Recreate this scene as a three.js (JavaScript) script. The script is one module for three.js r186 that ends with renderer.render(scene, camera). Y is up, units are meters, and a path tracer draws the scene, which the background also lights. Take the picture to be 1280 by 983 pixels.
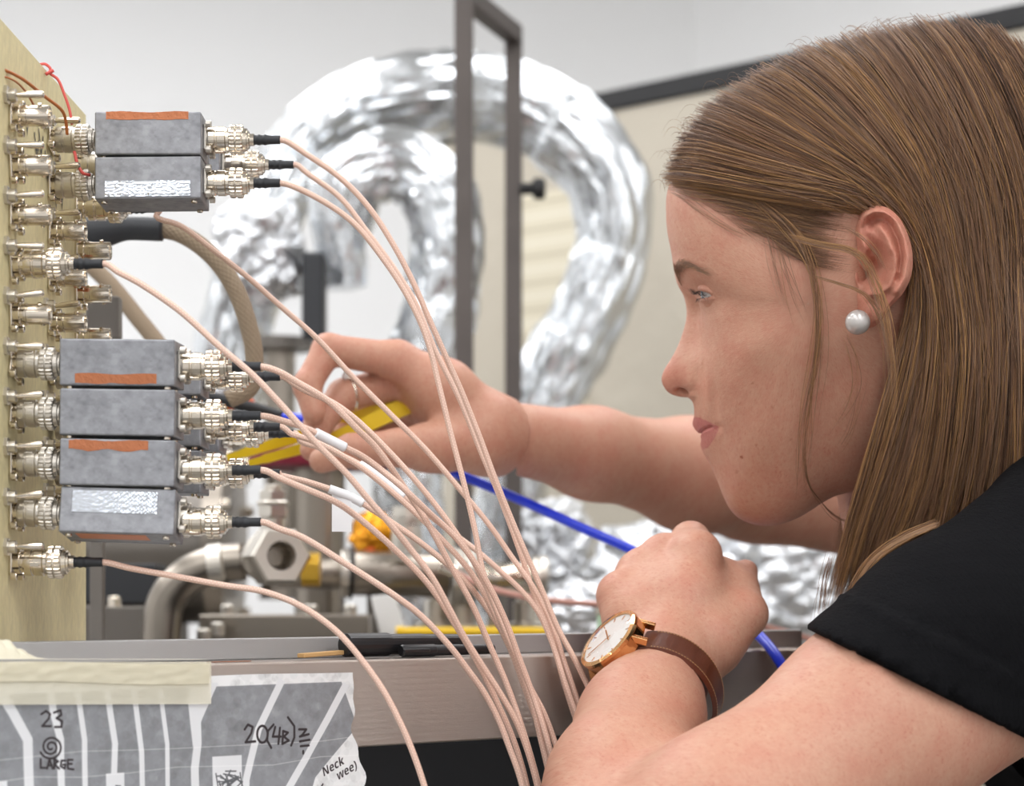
import * as THREE from 'three';
import { mergeGeometries, mergeVertices, toCreasedNormals } from 'three/addons/utils/BufferGeometryUtils.js';
import { RoundedBoxGeometry } from 'three/addons/geometries/RoundedBoxGeometry.js';
import { RectAreaLightUniformsLib } from 'three/addons/lights/RectAreaLightUniformsLib.js';
import { ImprovedNoise } from 'three/addons/math/ImprovedNoise.js';

// ---------- camera, lights, exposure ----------
const V = (x, y, z) => new THREE.Vector3(x, y, z);
const F = 2500, CX = 640, HY = 745, EY = 1.25;              // focal length in pixels, vanishing point, eye height
const at = (px, py, d) => V((px - CX) / F * d, EY - (py - HY) / F * d, -d);
const scene = new THREE.Scene();
scene.background = new THREE.Color(0x000000);
const camera = new THREE.PerspectiveCamera(2 * Math.atan(491.5 / F) * 180 / Math.PI, 1280 / 983, 0.05, 30);
camera.position.set(0, EY, 0);
camera.setViewOffset(1280, 983, 0, 491.5 - HY, 1280, 983);
camera.focus = 0.985; camera.userData.fStop = 8.5;
camera.updateProjectionMatrix();
const renderer = new THREE.WebGLRenderer({ antialias: true });
renderer.toneMapping = THREE.LinearToneMapping;
renderer.toneMappingExposure = 0.54;
renderer.shadowMap.enabled = true;
RectAreaLightUniformsLib.init();
const CEIL = 2.75;
// ceiling panels: [x, z, width, depth]
const PANELS = [[0.5, -2.75, 0.6, 0.3], [-2.2, -2.75, 0.6, 1.2], [-0.9, -2.6, 0.6, 1.2], [-2.0, -1.5, 0.6, 1.2], [-0.7, -1.5, 0.6, 1.2], [0.6, -1.7, 0.6, 1.2], [-2.0, 0.2, 0.6, 1.2], [-0.7, 0.2, 0.6, 1.2], [0.6, 0.2, 0.6, 1.2], [1.9, 0.2, 0.6, 1.2], [-0.7, 1.7, 0.6, 1.2], [0.6, 1.7, 0.6, 1.2], [1.9, 1.7, 0.6, 1.2]];
const PANEL_NITS = 9;

// ---------- helpers ----------
let seed = 12345;
const rnd = () => { seed = (seed * 1664525 + 1013904223) >>> 0; return seed / 4294967296; };
const rr = (a, b) => a + (b - a) * rnd();
const gauss = () => Math.sqrt(-2 * Math.log(1 - rnd() * 0.9999)) * Math.cos(6.2831853 * rnd());
const lerp = (a, b, t) => a + (b - a) * t;
const clamp = (x, a = 0, b = 1) => Math.min(b, Math.max(a, x));
const smooth = (a, b, x) => { const t = clamp((x - a) / (b - a)); return t * t * (3 - 2 * t); };
const perlin = new ImprovedNoise();
const fbm = (x, y, z, o = 4) => { let s = 0, a = 0.5, f = 1; for (let i = 0; i < o; i++) { s += a * perlin.noise(x * f, y * f, z * f + i * 7.3); a *= 0.5; f *= 2.03; } return s; };
const used = new Map();
const numbered = (n) => { const k = used.get(n) ?? 0; used.set(n, k + 1); return k ? n + '_' + String(k).padStart(3, '0') : n; };
const things = [];
function thing(name, label, category, group) {
  const o = new THREE.Group(); o.name = numbered(name); scene.add(o); things.push(o);
  o.userData = { label, category }; if (group) o.userData.group = group;
  return o;
}
function mesh(name, geo, mat, parent) {
  const m = new THREE.Mesh(geo, mat); m.name = name; m.castShadow = m.receiveShadow = true; parent.add(m); return m;
}
function partNo(name, parent) { const k = parent.children.filter((c) => c.name === name || c.name.startsWith(name + '_')).length; return k ? name + '_' + String(k).padStart(3, '0') : name; }
const part = (name, geo, mat, parent, label) => { const m = mesh(partNo(name, parent), geo, mat, parent); if (label) m.userData.label = label; return m; };
function struct(name, geo, mat) { const m = mesh(name, geo, mat, scene); m.userData.kind = 'structure'; return m; }
function rebase(o) {                                             // move a group's origin to the base of what it holds
  const b = new THREE.Box3().setFromObject(o), c = V((b.min.x + b.max.x) / 2, b.min.y, (b.min.z + b.max.z) / 2);
  for (const k of o.children) k.position.sub(c);
  o.position.add(c);
}
const strip = (g) => { const i = g.index ? g.toNonIndexed() : g; for (const k of Object.keys(i.attributes)) if (!['position', 'normal', 'uv'].includes(k)) i.deleteAttribute(k); return i; };
const merge = (list) => mergeGeometries(list.map(strip));
const box = (w, h, d, x = 0, y = 0, z = 0, r = 0) => { const g = r ? new RoundedBoxGeometry(w, h, d, 2, r) : new THREE.BoxGeometry(w, h, d); g.translate(x, y, z); return g; };
const basis = (o, x, y, z) => new THREE.Matrix4().makeBasis(x, y, z).setPosition(o);
// bar with a rectangular section from a to b; 'up' is the direction of its height
function bar(a, b, w, h, up = V(0, 1, 0), r = 0.0006) {
  const x = b.clone().sub(a), L = x.length(); x.normalize();
  const z = x.clone().cross(up).normalize(), y = z.clone().cross(x);
  const g = box(L, h, w, 0, 0, 0, Math.min(r, h * 0.45, w * 0.45)); g.applyMatrix4(basis(a.clone().add(b).multiplyScalar(0.5), x, y, z)); return g;
}
// surface turned about +x from a profile [[x, r], ...]; mod(theta, i) scales the radius
function turned(profile, segs = 24, mod) {
  const P = [], U = [], I = [], n = profile.length;
  for (let i = 0; i < n; i++) for (let j = 0; j <= segs; j++) {
    const th = j / segs * Math.PI * 2, r = profile[i][1] * (mod && profile[i][2] ? mod(th) : 1);
    P.push(profile[i][0], r * Math.cos(th), r * Math.sin(th)); U.push(profile[i][0], j / segs);
  }
  for (let i = 0; i < n - 1; i++) for (let j = 0; j < segs; j++) { const a = i * (segs + 1) + j, b = a + segs + 1; I.push(a, a + 1, b, b, a + 1, b + 1); }
  let g = new THREE.BufferGeometry(); g.setAttribute('position', new THREE.Float32BufferAttribute(P, 3)); g.setAttribute('uv', new THREE.Float32BufferAttribute(U, 2)); g.setIndex(I);
  return toCreasedNormals(g, 0.6);
}
const alongAxis = (g, o, dir, roll = 0) => { const x = dir.clone().normalize(), t = Math.abs(x.y) > 0.9 ? V(1, 0, 0) : V(0, 1, 0), z = x.clone().cross(t).normalize(), y = z.clone().cross(x); if (roll) g.rotateX(roll); g.applyMatrix4(basis(o, x, y, z)); return g; };
// swept tube with varying radius rad(u) and optional radial displacement disp(u, th, point)
function sweep(pts, rad, nu, nv, disp, caps = true) {
  const curve = pts instanceof THREE.Curve ? pts : new THREE.CatmullRomCurve3(pts, false, 'centripetal');
  const fr = curve.computeFrenetFrames(nu, false), L = curve.getLength();
  const P = [], U = [], I = [], R = typeof rad === 'function' ? rad : () => rad;
  const c = V(), q = V();
  for (let i = 0; i <= nu; i++) {
    const u = i / nu; curve.getPointAt(u, c);
    for (let j = 0; j <= nv; j++) {
      const th = (j % nv) / nv * Math.PI * 2; q.copy(fr.normals[i]).multiplyScalar(Math.cos(th)).addScaledVector(fr.binormals[i], Math.sin(th));
      let r = R(u, th); if (disp) r += disp(u, th, V().copy(c).addScaledVector(q, r));
      P.push(c.x + q.x * r, c.y + q.y * r, c.z + q.z * r); U.push(u * L, j / nv);
    }
  }
  for (let i = 0; i < nu; i++) for (let j = 0; j < nv; j++) { const a = i * (nv + 1) + j, b = a + nv + 1; I.push(a, a + 1, b, b, a + 1, b + 1); }
  if (caps) for (const [i, s] of [[0, 1], [nu, -1]]) {
    const k = P.length / 3; curve.getPointAt(i / nu, c); P.push(c.x, c.y, c.z); U.push(i / nu * L, 0.5);
    for (let j = 0; j < nv; j++) { const a = i * (nv + 1) + j; s > 0 ? I.push(k, a + 1, a) : I.push(k, a, a + 1); }
  }
  const g = new THREE.BufferGeometry(); g.setAttribute('position', new THREE.Float32BufferAttribute(P, 3)); g.setAttribute('uv', new THREE.Float32BufferAttribute(U, 2)); g.setIndex(I); g.computeVertexNormals();
  // weld the shading across the seam
  const N = g.attributes.normal; for (let i = 0; i <= nu; i++) { const a = i * (nv + 1), b = a + nv; const n = V(N.getX(a) + N.getX(b), N.getY(a) + N.getY(b), N.getZ(a) + N.getZ(b)).normalize(); N.setXYZ(a, n.x, n.y, n.z); N.setXYZ(b, n.x, n.y, n.z); }
  return g;
}
const prism = (pts, depth, bevel = 0) => { const s = new THREE.Shape(pts.map((p) => new THREE.Vector2(p[0], p[1]))); return new THREE.ExtrudeGeometry(s, { depth, bevelEnabled: bevel > 0, bevelSize: bevel, bevelThickness: bevel, bevelSegments: 2, curveSegments: 20 }); };

// ---------- textures ----------
function dataTex(n, f, srgb = false, rep = 1) {
  const d = new Uint8Array(n * n * 4);
  for (let y = 0; y < n; y++) for (let x = 0; x < n; x++) { const c = f(x / n, y / n), i = (y * n + x) * 4; d[i] = clamp(c[0], 0, 255); d[i + 1] = clamp(c[1], 0, 255); d[i + 2] = clamp(c[2], 0, 255); d[i + 3] = 255; }
  const t = new THREE.DataTexture(d, n, n); t.wrapS = t.wrapT = THREE.RepeatWrapping; t.magFilter = THREE.LinearFilter; t.minFilter = THREE.LinearMipmapLinearFilter; t.generateMipmaps = true; if (srgb) t.colorSpace = THREE.SRGBColorSpace; t.repeat.set(rep, rep); t.needsUpdate = true; return t;
}
const hash2 = (x, y, s) => { let h = (x * 374761393 + y * 668265263 + s * 974634777) | 0; h = Math.imul(h ^ (h >>> 13), 1274126177); return ((h ^ (h >>> 16)) >>> 0) / 4294967296; };
const lattice = (x, y, n, s) => { const X = Math.floor(x), Y = Math.floor(y), a = x - X, b = y - Y, u = a * a * (3 - 2 * a), v = b * b * (3 - 2 * b), w = (i, j) => hash2(((X + i) % n + n) % n, ((Y + j) % n + n) % n, s); return lerp(lerp(w(0, 0), w(1, 0), u), lerp(w(0, 1), w(1, 1), u), v) * 2 - 1; };
const tile = (u, v, f, o = 4) => { let s = 0, a = 0.6, n = f; for (let i = 0; i < o; i++) { s += a * lattice(u * n, v * n, n, i + 3); a *= 0.55; n *= 2; } return s; };   // repeats every unit
const grayTex = (n, f, rep) => dataTex(n, (u, v) => { const g = f(u, v) * 255; return [g, g, g]; }, false, rep);
const noiseTex = grayTex(256, (u, v) => 0.5 + 0.9 * tile(u, v, 9, 5), 1);
const rep = (t, x, y = x) => { const c = t.clone(); c.repeat.set(x, y); c.needsUpdate = true; return c; };
const std = (o) => new THREE.MeshStandardMaterial(o);
const phys = (o) => new THREE.MeshPhysicalMaterial(o);
const mottled = dataTex(512, (u, v) => { const n = tile(u, v, 5, 5), m = tile(u + 0.37, v + 0.11, 14, 4), s = 1 + 0.1 * n + 0.07 * m - 0.06 * smooth(0.1, 0.4, tile(v, u, 7, 4)); return [234 * s, 234 * s, 235 * s]; }, true);
const brushed = grayTex(256, (u, v) => 0.5 + 0.35 * perlin.noise(u * 4, v * 120, 0) + 0.25 * perlin.noise(u * 9, v * 60, 4), 1);
const braid = grayTex(64, (u, v) => { const a = Math.sin((u + v) * 6.2831853 * 4), b = Math.sin((u - v) * 6.2831853 * 4); return 0.5 + 0.25 * Math.max(a, b) + 0.15 * a * b; }, 1);
const braidColor = dataTex(64, (u, v) => { const a = Math.sin((u + 2 * v) * 6.2831853 * 2), b = Math.sin((u - 2 * v) * 6.2831853 * 2), k = clamp(0.5 + 0.5 * a * b + 0.2 * Math.max(a, b)); return [lerp(204, 246, k), lerp(160, 218, k), lerp(138, 203, k)]; }, true);
const M = {
  wall: std({ color: '#f3f3f3', roughness: 0.92, bumpMap: rep(noiseTex, 3), bumpScale: 0.002 }),
  
  floor: std({ color: '#8f8d88', roughness: 0.6, map: rep(mottled, 1.2) }),
  ceiling: std({ color: '#e6e6e4', roughness: 0.95 }),
  beige: std({ color: '#b9b1a2', roughness: 0.75, bumpMap: rep(noiseTex, 6), bumpScale: 0.001 }),
  blackRail: std({ color: '#121214', roughness: 0.65 }),
  lampFrame: std({ color: '#e8e8e8', roughness: 0.5 }),
  lamp: std({ color: '#ffffff', emissive: '#ffffff', emissiveIntensity: 3 }),
  steel: std({ color: '#938b81', metalness: 1, roughness: 0.3 }),
  steelDull: std({ color: '#7d7872', metalness: 1, roughness: 0.45, bumpMap: rep(brushed, 8), bumpScale: 0.0004 }),
  nickel: std({ color: '#d9cfc0', metalness: 1, roughness: 0.17 }),
  nickelDull: std({ color: '#cfc9bf', metalness: 1, roughness: 0.34 }),
  frameSteel: std({ color: '#645d59', metalness: 0.55, roughness: 0.5, map: rep(mottled, 3) }),
  foil: std({ color: '#d6d9dc', metalness: 1, roughness: 0.27 }),
  foilSoft: std({ color: '#d8dadd', metalness: 0.95, roughness: 0.38 }),
  bench: std({ color: '#bdb3ab', metalness: 1, roughness: 0.33, bumpMap: rep(brushed, 1, 14), bumpScale: 0.00012 }),
  rail: std({ color: '#b9b9b9', metalness: 0.9, roughness: 0.42, bumpMap: rep(brushed, 1, 10), bumpScale: 0.0001 }),
  zinc: std({ color: '#a1a2a6', metalness: 0.55, roughness: 0.5, map: rep(mottled, 1.3, 0.6) }),
  copper: std({ color: '#b06e4b', metalness: 0.6, roughness: 0.4, bumpMap: rep(noiseTex, 60), bumpScale: 0.00012 }),
  copperPink: std({ color: '#d88a62', metalness: 0.5, roughness: 0.5 }),
    foilTape: std({ color: '#bfc3c9', metalness: 1, roughness: 0.2 }),
  rubber: std({ color: '#26282c', roughness: 0.55 }),
  black: std({ color: '#101012', roughness: 0.5 }),
  ink: std({ color: '#1a1a1d', roughness: 0.35 }),
  jacket: std({ color: '#ffffff', roughness: 0.45, map: rep(braidColor, 300, 1), bumpMap: rep(braid, 300, 1), bumpScale: 0.00025 }),
  sleeve: std({ color: '#eeeef0', roughness: 0.5 }),
  board: std({ color: '#eadcae', roughness: 0.55, map: rep(dataTex(256, (u, v) => { const s = 1 + 0.05 * tile(u, v, 12, 4) ; return [235 * s, 235 * s, 232 * s]; }, true), 6) }),
  blueCable: phys({ color: '#0a33d8', roughness: 0.35, clearcoat: 0.3 }),
  yellow: std({ color: '#e2bd10', roughness: 0.35, metalness: 0.25 }),
  yellowRod: std({ color: '#e3b90a', roughness: 0.45 }),
  brass: std({ color: '#d6ab45', metalness: 1, roughness: 0.3 }),
  gold: std({ color: '#e29a24', metalness: 0.7, roughness: 0.25 }),
  crimson: std({ color: '#7c1730', roughness: 0.5 }),
  tan: std({ color: '#94826c', roughness: 0.75, bumpMap: rep(braid, 60, 3), bumpScale: 0.001 }),
  wood: std({ color: '#c9a06a', roughness: 0.7 }),
  orange: std({ color: '#e2602a', roughness: 0.5 }),
  white: std({ color: '#ececea', roughness: 0.45 }),
  wireOrange: std({ color: '#b5692f', roughness: 0.4 }),
  wireRed: std({ color: '#d3564f', roughness: 0.4 }),
  pinkTube: std({ color: '#dba596', roughness: 0.5 }),
  benchPaint: std({ color: '#4a4a4d', roughness: 0.6 }),
  skinTex: dataTex(512, (u, v) => { const n = tile(u, v, 24, 3), m = tile(v + 0.3, u, 48, 3), q = smooth(0.32, 0.6, tile(u + 0.5, v + 0.2, 30, 2)); return [251 + 5 * n - 9 * q, 245 + 11 * n + 7 * m - 20 * q, 243 + 11 * n + 8 * m - 21 * q]; }, true),
};
// ---------- room ----------
{
  const C = [[-2.9, -4.0], [0.365, -4.0], [3.0, -1.71], [3.0, 2.6], [-2.9, 2.6]];   // corners seen from above (x, z)
  const names = ['wall_back', 'wall_right', 'wall_side', 'wall_front', 'wall_left'];
  C.forEach((a, i) => {
    const b = C[(i + 1) % C.length], dx = b[0] - a[0], dz = b[1] - a[1], L = Math.hypot(dx, dz), t = 0.12;
    const g = box(L + 2 * t * 0.9, CEIL, t, 0, CEIL / 2, 0);
    const nx = dz / L, nz = -dx / L;                              // outwards
    g.rotateY(-Math.atan2(dz, dx)); g.translate((a[0] + b[0]) / 2 + nx * t / 2, 0, (a[1] + b[1]) / 2 + nz * t / 2);
    struct(names[i], g, M.wall);
  });
  struct('floor', box(6.4, 0.1, 7, 0, -0.05, -0.7), M.floor);
  struct('ceiling', box(6.4, 0.1, 7, 0, CEIL + 0.05, -0.7), M.ceiling);
  PANELS.forEach(([x, z, w, d], i) => {
    const o = thing('ceiling_light', 'white framed ceiling light panel over ' + ['the room corner behind the partition', 'the far corner', 'the back wall', 'the side aisle', 'the vacuum hardware', 'the partition', 'the aisle by the board', 'the circuit board', 'the woman', 'the open floor', 'the rear middle', 'the rear floor', 'the rear corner'][i], 'ceiling light', 'ceiling light panels');
    part('frame', merge([box(w + 0.06, 0.04, 0.03, x, CEIL - 0.02, z - d / 2 - 0.015), box(w + 0.06, 0.04, 0.03, x, CEIL - 0.02, z + d / 2 + 0.015), box(0.03, 0.04, d, x - w / 2 - 0.015, CEIL - 0.02, z), box(0.03, 0.04, d, x + w / 2 + 0.015, CEIL - 0.02, z)]), M.lampFrame, o);
    part('diffuser', box(w, 0.02, d, x, CEIL - 0.012, z), M.lamp, o);
    const l = new THREE.RectAreaLight('#fdfdff', PANEL_NITS, w, d); l.position.set(x, CEIL - 0.03, z); l.lookAt(x, 0, z); l.name = 'panel_light'; scene.add(l);
  });
  // beige partition with a black top rail, running away to the far left
  const A = V(0.109, 0, -2.6), k = V(2880, 0, 2500).normalize(), up = 0.245 / 1;
  const P0 = A.clone().addScaledVector(k, -0.26), P1 = A.clone().addScaledVector(k, 1.7), top = EY + (HY - 147) / F * 2.6;
  const o = thing('partition', 'tall beige partition with a black top rail behind the foil arch', 'partition');
  const wall = bar(V(P0.x, top / 2, P0.z), V(P1.x, top / 2, P1.z), 0.03, top, V(0, 1, 0), 0.002);
  part('panel', wall, M.beige, o);
  const rh = 0.026;
  part('top_rail', bar(V(P0.x, top + rh / 2, P0.z), V(P1.x, top + rh / 2, P1.z), 0.04, rh, V(0, 1, 0), 0.003), M.blackRail, o);
  // printed sheets hung on the partition
  const cv = document.createElement('canvas'); cv.width = 256; cv.height = 512; const x = cv.getContext('2d');
  x.fillStyle = '#d3cbb6'; x.fillRect(0, 0, 256, 512);
  for (let i = 0; i < 16; i++) { x.fillStyle = i === 12 ? '#c29a78' : i % 2 ? '#e2dccb' : '#b0a68f'; x.fillRect(14, 20 + i * 30, 228, i === 12 ? 18 : 6); }
  const tx = new THREE.CanvasTexture(cv); tx.colorSpace = THREE.SRGBColorSpace;
  const n = V(-k.z, 0, k.x).negate(); if (n.z < 0) n.negate();
  const c = A.clone().addScaledVector(k, -0.07).addScaledVector(n, 0.017); c.y = EY + (HY - 370) / F * 2.55;
  const s = box(0.14, 0.3, 0.002); s.applyMatrix4(basis(c, k.clone(), V(0, 1, 0), n));
  const sh = thing('wall_chart', 'pale chart of ruled lines pinned to the beige partition', 'chart'); part('sheet', s, std({ map: tx, roughness: 0.8 }), sh);
}
// ---------- bench ----------
const benchD = (px, off = 0) => 1 / ((1 / 0.97) * (1 - (px - 455) / 3245)) + off;    // depth of the bench's front edge at a pixel column
const benchTop = EY - 80 / F * 0.97;
const BA = V((-500 - CX) / F * benchD(-500), benchTop, -benchD(-500)), BB = V((1050 - CX) / F * benchD(1050), benchTop, -benchD(1050));
const bDir = BB.clone().sub(BA).normalize(), bIn = V(bDir.z, 0, -bDir.x); if (bIn.z > 0) bIn.negate();
const benchH = 0.0425;
{
  const o = thing('bench', 'brushed metal bench with a deep front beam, paper taped on it', 'bench');
  const W = 0.3, L = BA.distanceTo(BB), mid = BA.clone().add(BB).multiplyScalar(0.5);
  const place = (g) => { g.applyMatrix4(basis(mid, bDir, V(0, 1, 0), bIn.clone().negate())); return g; };
  part('front_beam', place(box(L, benchH, 0.03, 0, -benchH / 2, -0.015, 0.0012)), M.bench, o);
  part('bench_top', place(box(L, 0.012, W - 0.03, 0, -0.0062, -0.03 - (W - 0.03) / 2, 0.001)), M.rail, o);
  part('back_stop', place(box(L, 0.0105, 0.006, 0, 0.0053, -0.033, 0.0008)), M.rail, o);
  for (const x of [-L / 2 + 0.05, L / 2 - 0.05]) for (const z of [-W + 0.04]) part('leg', place(box(0.05, benchTop - 0.012, 0.05, x, -0.012 - (benchTop - 0.012) / 2, z, 0.003)), M.steelDull, o);
  // the space below is closed in at the back, the ends and the bottom
  const low = benchTop - 0.66, ch = 0.62;
  part('back_panel', place(box(L, ch, 0.012, 0, -0.036 - ch / 2, -W + 0.066, 0.001)), M.benchPaint, o);
  for (const x of [-L / 2 + 0.006, L / 2 - 0.006]) part('end_panel', place(box(0.012, ch, W - 0.11, x, -0.044 - ch / 2, -0.04 - (W - 0.11) / 2 + 0.0, 0.001)), M.benchPaint, o);
  part('lower_shelf', place(box(L, 0.012, W - 0.07, 0, -0.045 - ch, -0.002 - (W - 0.07) / 2, 0.001)), M.benchPaint, o);
}
// point on the bench's front face at a pixel
const onFace = (px, py, off = 0.0008) => { const d = benchD(px, 0) - off; return at(px, py, d); };
// ---------- connector panel ----------
const PX = -0.23;                                               // the panel's face
const knurl = (n, a) => (th) => 1 + a * Math.sign(Math.cos(n * th)) * Math.pow(Math.abs(Math.cos(n * th)), 0.5);
const ROW = (k, d) => EY + 0.2208 - k * 0.0228 + (d > 0.95 ? (d > 1.02 ? 0.0072 : 0.0065) : 0);
const COLS = [0.92, 0.9965, 1.058];
const jackBody = () => {
  const fl = box(0.0014, 0.0128, 0.0128, 0.0007, 0, 0, 0.0005);
  const b = turned([[0.0014, 0.0001], [0.0014, 0.0056], [0.0042, 0.0056], [0.0044, 0.0048], [0.0062, 0.0048], [0.0064, 0.0051], [0.0072, 0.0051], [0.0074, 0.0048], [0.0172, 0.0048], [0.0176, 0.0046], [0.0176, 0.0041], [0.008, 0.0041], [0.008, 0.0001]], 28);
  const lugs = [1, -1].map((s) => { const l = turned([[0, 0.0001], [0, 0.0011], [0.0012, 0.0011], [0.0014, 0.0008], [0.0014, 0.0001]], 10); l.rotateZ(Math.PI / 2); if (s < 0) l.rotateX(Math.PI); l.rotateX(0.6); return l.translate(0.0135, s * 0.0046 * Math.cos(0.6), s * 0.0046 * Math.sin(0.6)); });
  const pin = turned([[0.008, 0.0001], [0.008, 0.0019], [0.0145, 0.0019], [0.0145, 0.0007], [0.012, 0.0007], [0.012, 0.0001]], 12);
  return merge([fl, b, pin, ...lugs]);
};
const screwGeo = () => turned([[0, 0.0001], [0, 0.0019], [0.0022, 0.0019], [0.0026, 0.0016], [0.0026, 0.0009], [0.0014, 0.0009], [0.0014, 0.0001]], 14);
const plugGeo = () => merge([                                   // bayonet plug, mating end at x = 0, cable end at x = 0.0225
  turned([[0, 0.0052], [0, 0.0062], [0.0006, 0.0064], [0.0034, 0.0064], [0.0038, 0.0060], [0.0044, 0.0060], [0.0048, 0.0064], [0.0086, 0.0064], [0.009, 0.0059], [0.0104, 0.0059], [0.0108, 0.0067]], 40),
  turned([[0.0108, 0.0059], [0.0109, 0.0071, 1], [0.0118, 0.0074, 1], [0.0134, 0.0074, 1], [0.0136, 0.0069], [0.0142, 0.0069], [0.0144, 0.0074, 1], [0.0166, 0.0074, 1], [0.0172, 0.0070, 1], [0.0174, 0.0058]], 144, knurl(24, 0.035)),
  turned([[0.0172, 0.0058], [0.0192, 0.0056], [0.0194, 0.0046], [0.0202, 0.0044], [0.0206, 0.003], [0.0226, 0.003], [0.0226, 0.0001]], 24),
  ...[0.7, 3.84].map((a) => { const s = box(0.0044, 0.0012, 0.0022, 0.0055, 0.0062, 0, 0.0003); s.rotateZ(0); s.rotateX(a); return s; }),
]);
const JACK = jackBody(), SCREW = screwGeo(), PLUG = plugGeo();
const panel = thing('connector_panel', 'upright tan circuit board full of coaxial jacks and toggle switches', 'panel');
{
  const d0 = 0.892, d1 = 1.08, y0 = benchTop, yA = EY + 0.2597 * 1.0, t = 0.0032;
  const g = box(t, yA - y0, d1 - d0, PX - t / 2, (yA + y0) / 2, -(d0 + d1) / 2, 0.0004);
  const b = part('board', g, M.board, panel);
  // pencilled marks near the top edge (flat print)
  const cv = document.createElement('canvas'); cv.width = 512; cv.height = 256; const x = cv.getContext('2d');
  x.clearRect(0, 0, 512, 256); x.strokeStyle = 'rgba(60,62,70,0.75)'; x.lineWidth = 9; x.lineCap = 'round';
  for (const [a, bb] of [[60, 40], [150, 90], [190, 70], [250, 110], [340, 160], [400, 150]]) { x.beginPath(); x.moveTo(a, bb); x.lineTo(a + 22, bb + 60); x.lineTo(a + 40, bb + 10); x.moveTo(a + 6, bb + 34); x.lineTo(a + 36, bb + 30); x.stroke(); }
  const tx = new THREE.CanvasTexture(cv); tx.colorSpace = THREE.SRGBColorSpace;
  const pg = new THREE.PlaneGeometry(0.11, 0.05); pg.rotateY(Math.PI / 2); pg.translate(PX + 0.0004, EY + 0.215, -0.985);
  part('pencil_marks', pg, std({ map: tx, transparent: true, roughness: 0.7 }), panel);
  // rows and columns of jacks; each carries four screws
  const takenBy = (c, k) => false;
  COLS.forEach((d, c) => { for (let k = 0; k < 10; k++) {
    if (c && k === 9) continue;
    const y = ROW(k, d), o = V(PX, y, -d);
    const j = part('jack', JACK, M.nickel, panel); j.position.copy(o); j.rotation.x = 0.12 * gauss();
    for (const [sy, sz] of [[1, 1], [1, -1], [-1, 1], [-1, -1]]) { const s = part('screw', SCREW, M.nickel, j); s.position.set(0.0014, sy * 0.0066, sz * 0.0066); }
    if (c < 2) {
      const nut = turned([[0, 0.0001], [0, 0.0042, 1], [0.0016, 0.0042, 1], [0.0018, 0.0038], [0.0018, 0.0028], [0.005, 0.0028], [0.0052, 0.0024], [0.0052, 0.0001]], 36, (th) => 0.93 / Math.cos(((th + Math.PI / 6) % (Math.PI / 3)) - Math.PI / 6) * 1);
      const tg = part('toggle_switch', nut, M.nickelDull, panel); tg.position.set(PX, y + 0.0066, -d + 0.0125);
      const lv = turned([[0, 0.0008], [0, 0.0011], [0.0105, 0.0017], [0.0125, 0.0016], [0.0131, 0.001], [0.0131, 0.0001]], 16); lv.rotateZ(0.05 + 0.05 * gauss());
      const lever = part('lever', lv, M.nickel, tg); lever.position.set(0.0045, 0, 0);
    }
  } });
  // two insulated wires soldered behind the jacks
  const w1 = thing('insulated_wire', 'orange brown enamelled wire arching over the top of the circuit board', 'wire');
  part('wire', sweep([at(-12, 86, 0.9), at(0, 86, 0.905), at(25, 97, 0.92), at(55, 120, 0.945), at(78, 139, 0.96), at(82, 150, 0.965), at(84, 168, 0.97)], 0.0008, 60, 8), M.wireOrange, w1);
  const w3 = thing('insulated_wire', 'thin brown wire beside the orange brown one, close against the board', 'wire');
  part('wire', sweep([at(-10, 92, 0.902), at(12, 98, 0.91), at(30, 112, 0.93), at(45, 136, 0.95)], 0.0005, 40, 6), M.wireOrange, w3);
  const w2 = thing('insulated_wire', 'thin red wire knotted at the rear edge of the circuit board', 'wire');
  part('wire', merge([sweep([at(48, 81, 0.985), at(56, 80, 0.985), at(63, 86, 0.985), at(62, 91, 0.985), at(72, 99, 0.985), at(80, 117, 0.985), at(87, 138, 0.985), at(90, 156, 0.985)], 0.0007, 60, 8), sweep([at(57, 93, 0.984), at(63, 90, 0.984), at(67, 88, 0.984)], 0.0009, 10, 8)]), M.wireRed, w2);
  const w4 = thing('insulated_wire', 'short red wire hanging between the plugs of the two upper metal boxes', 'wire');
  part('wire', sweep([at(93, 190, 0.99), at(97, 205, 0.985), at(103, 216, 0.985), at(112, 219, 0.99)], 0.0008, 30, 8), M.wireRed, w4);
}
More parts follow.
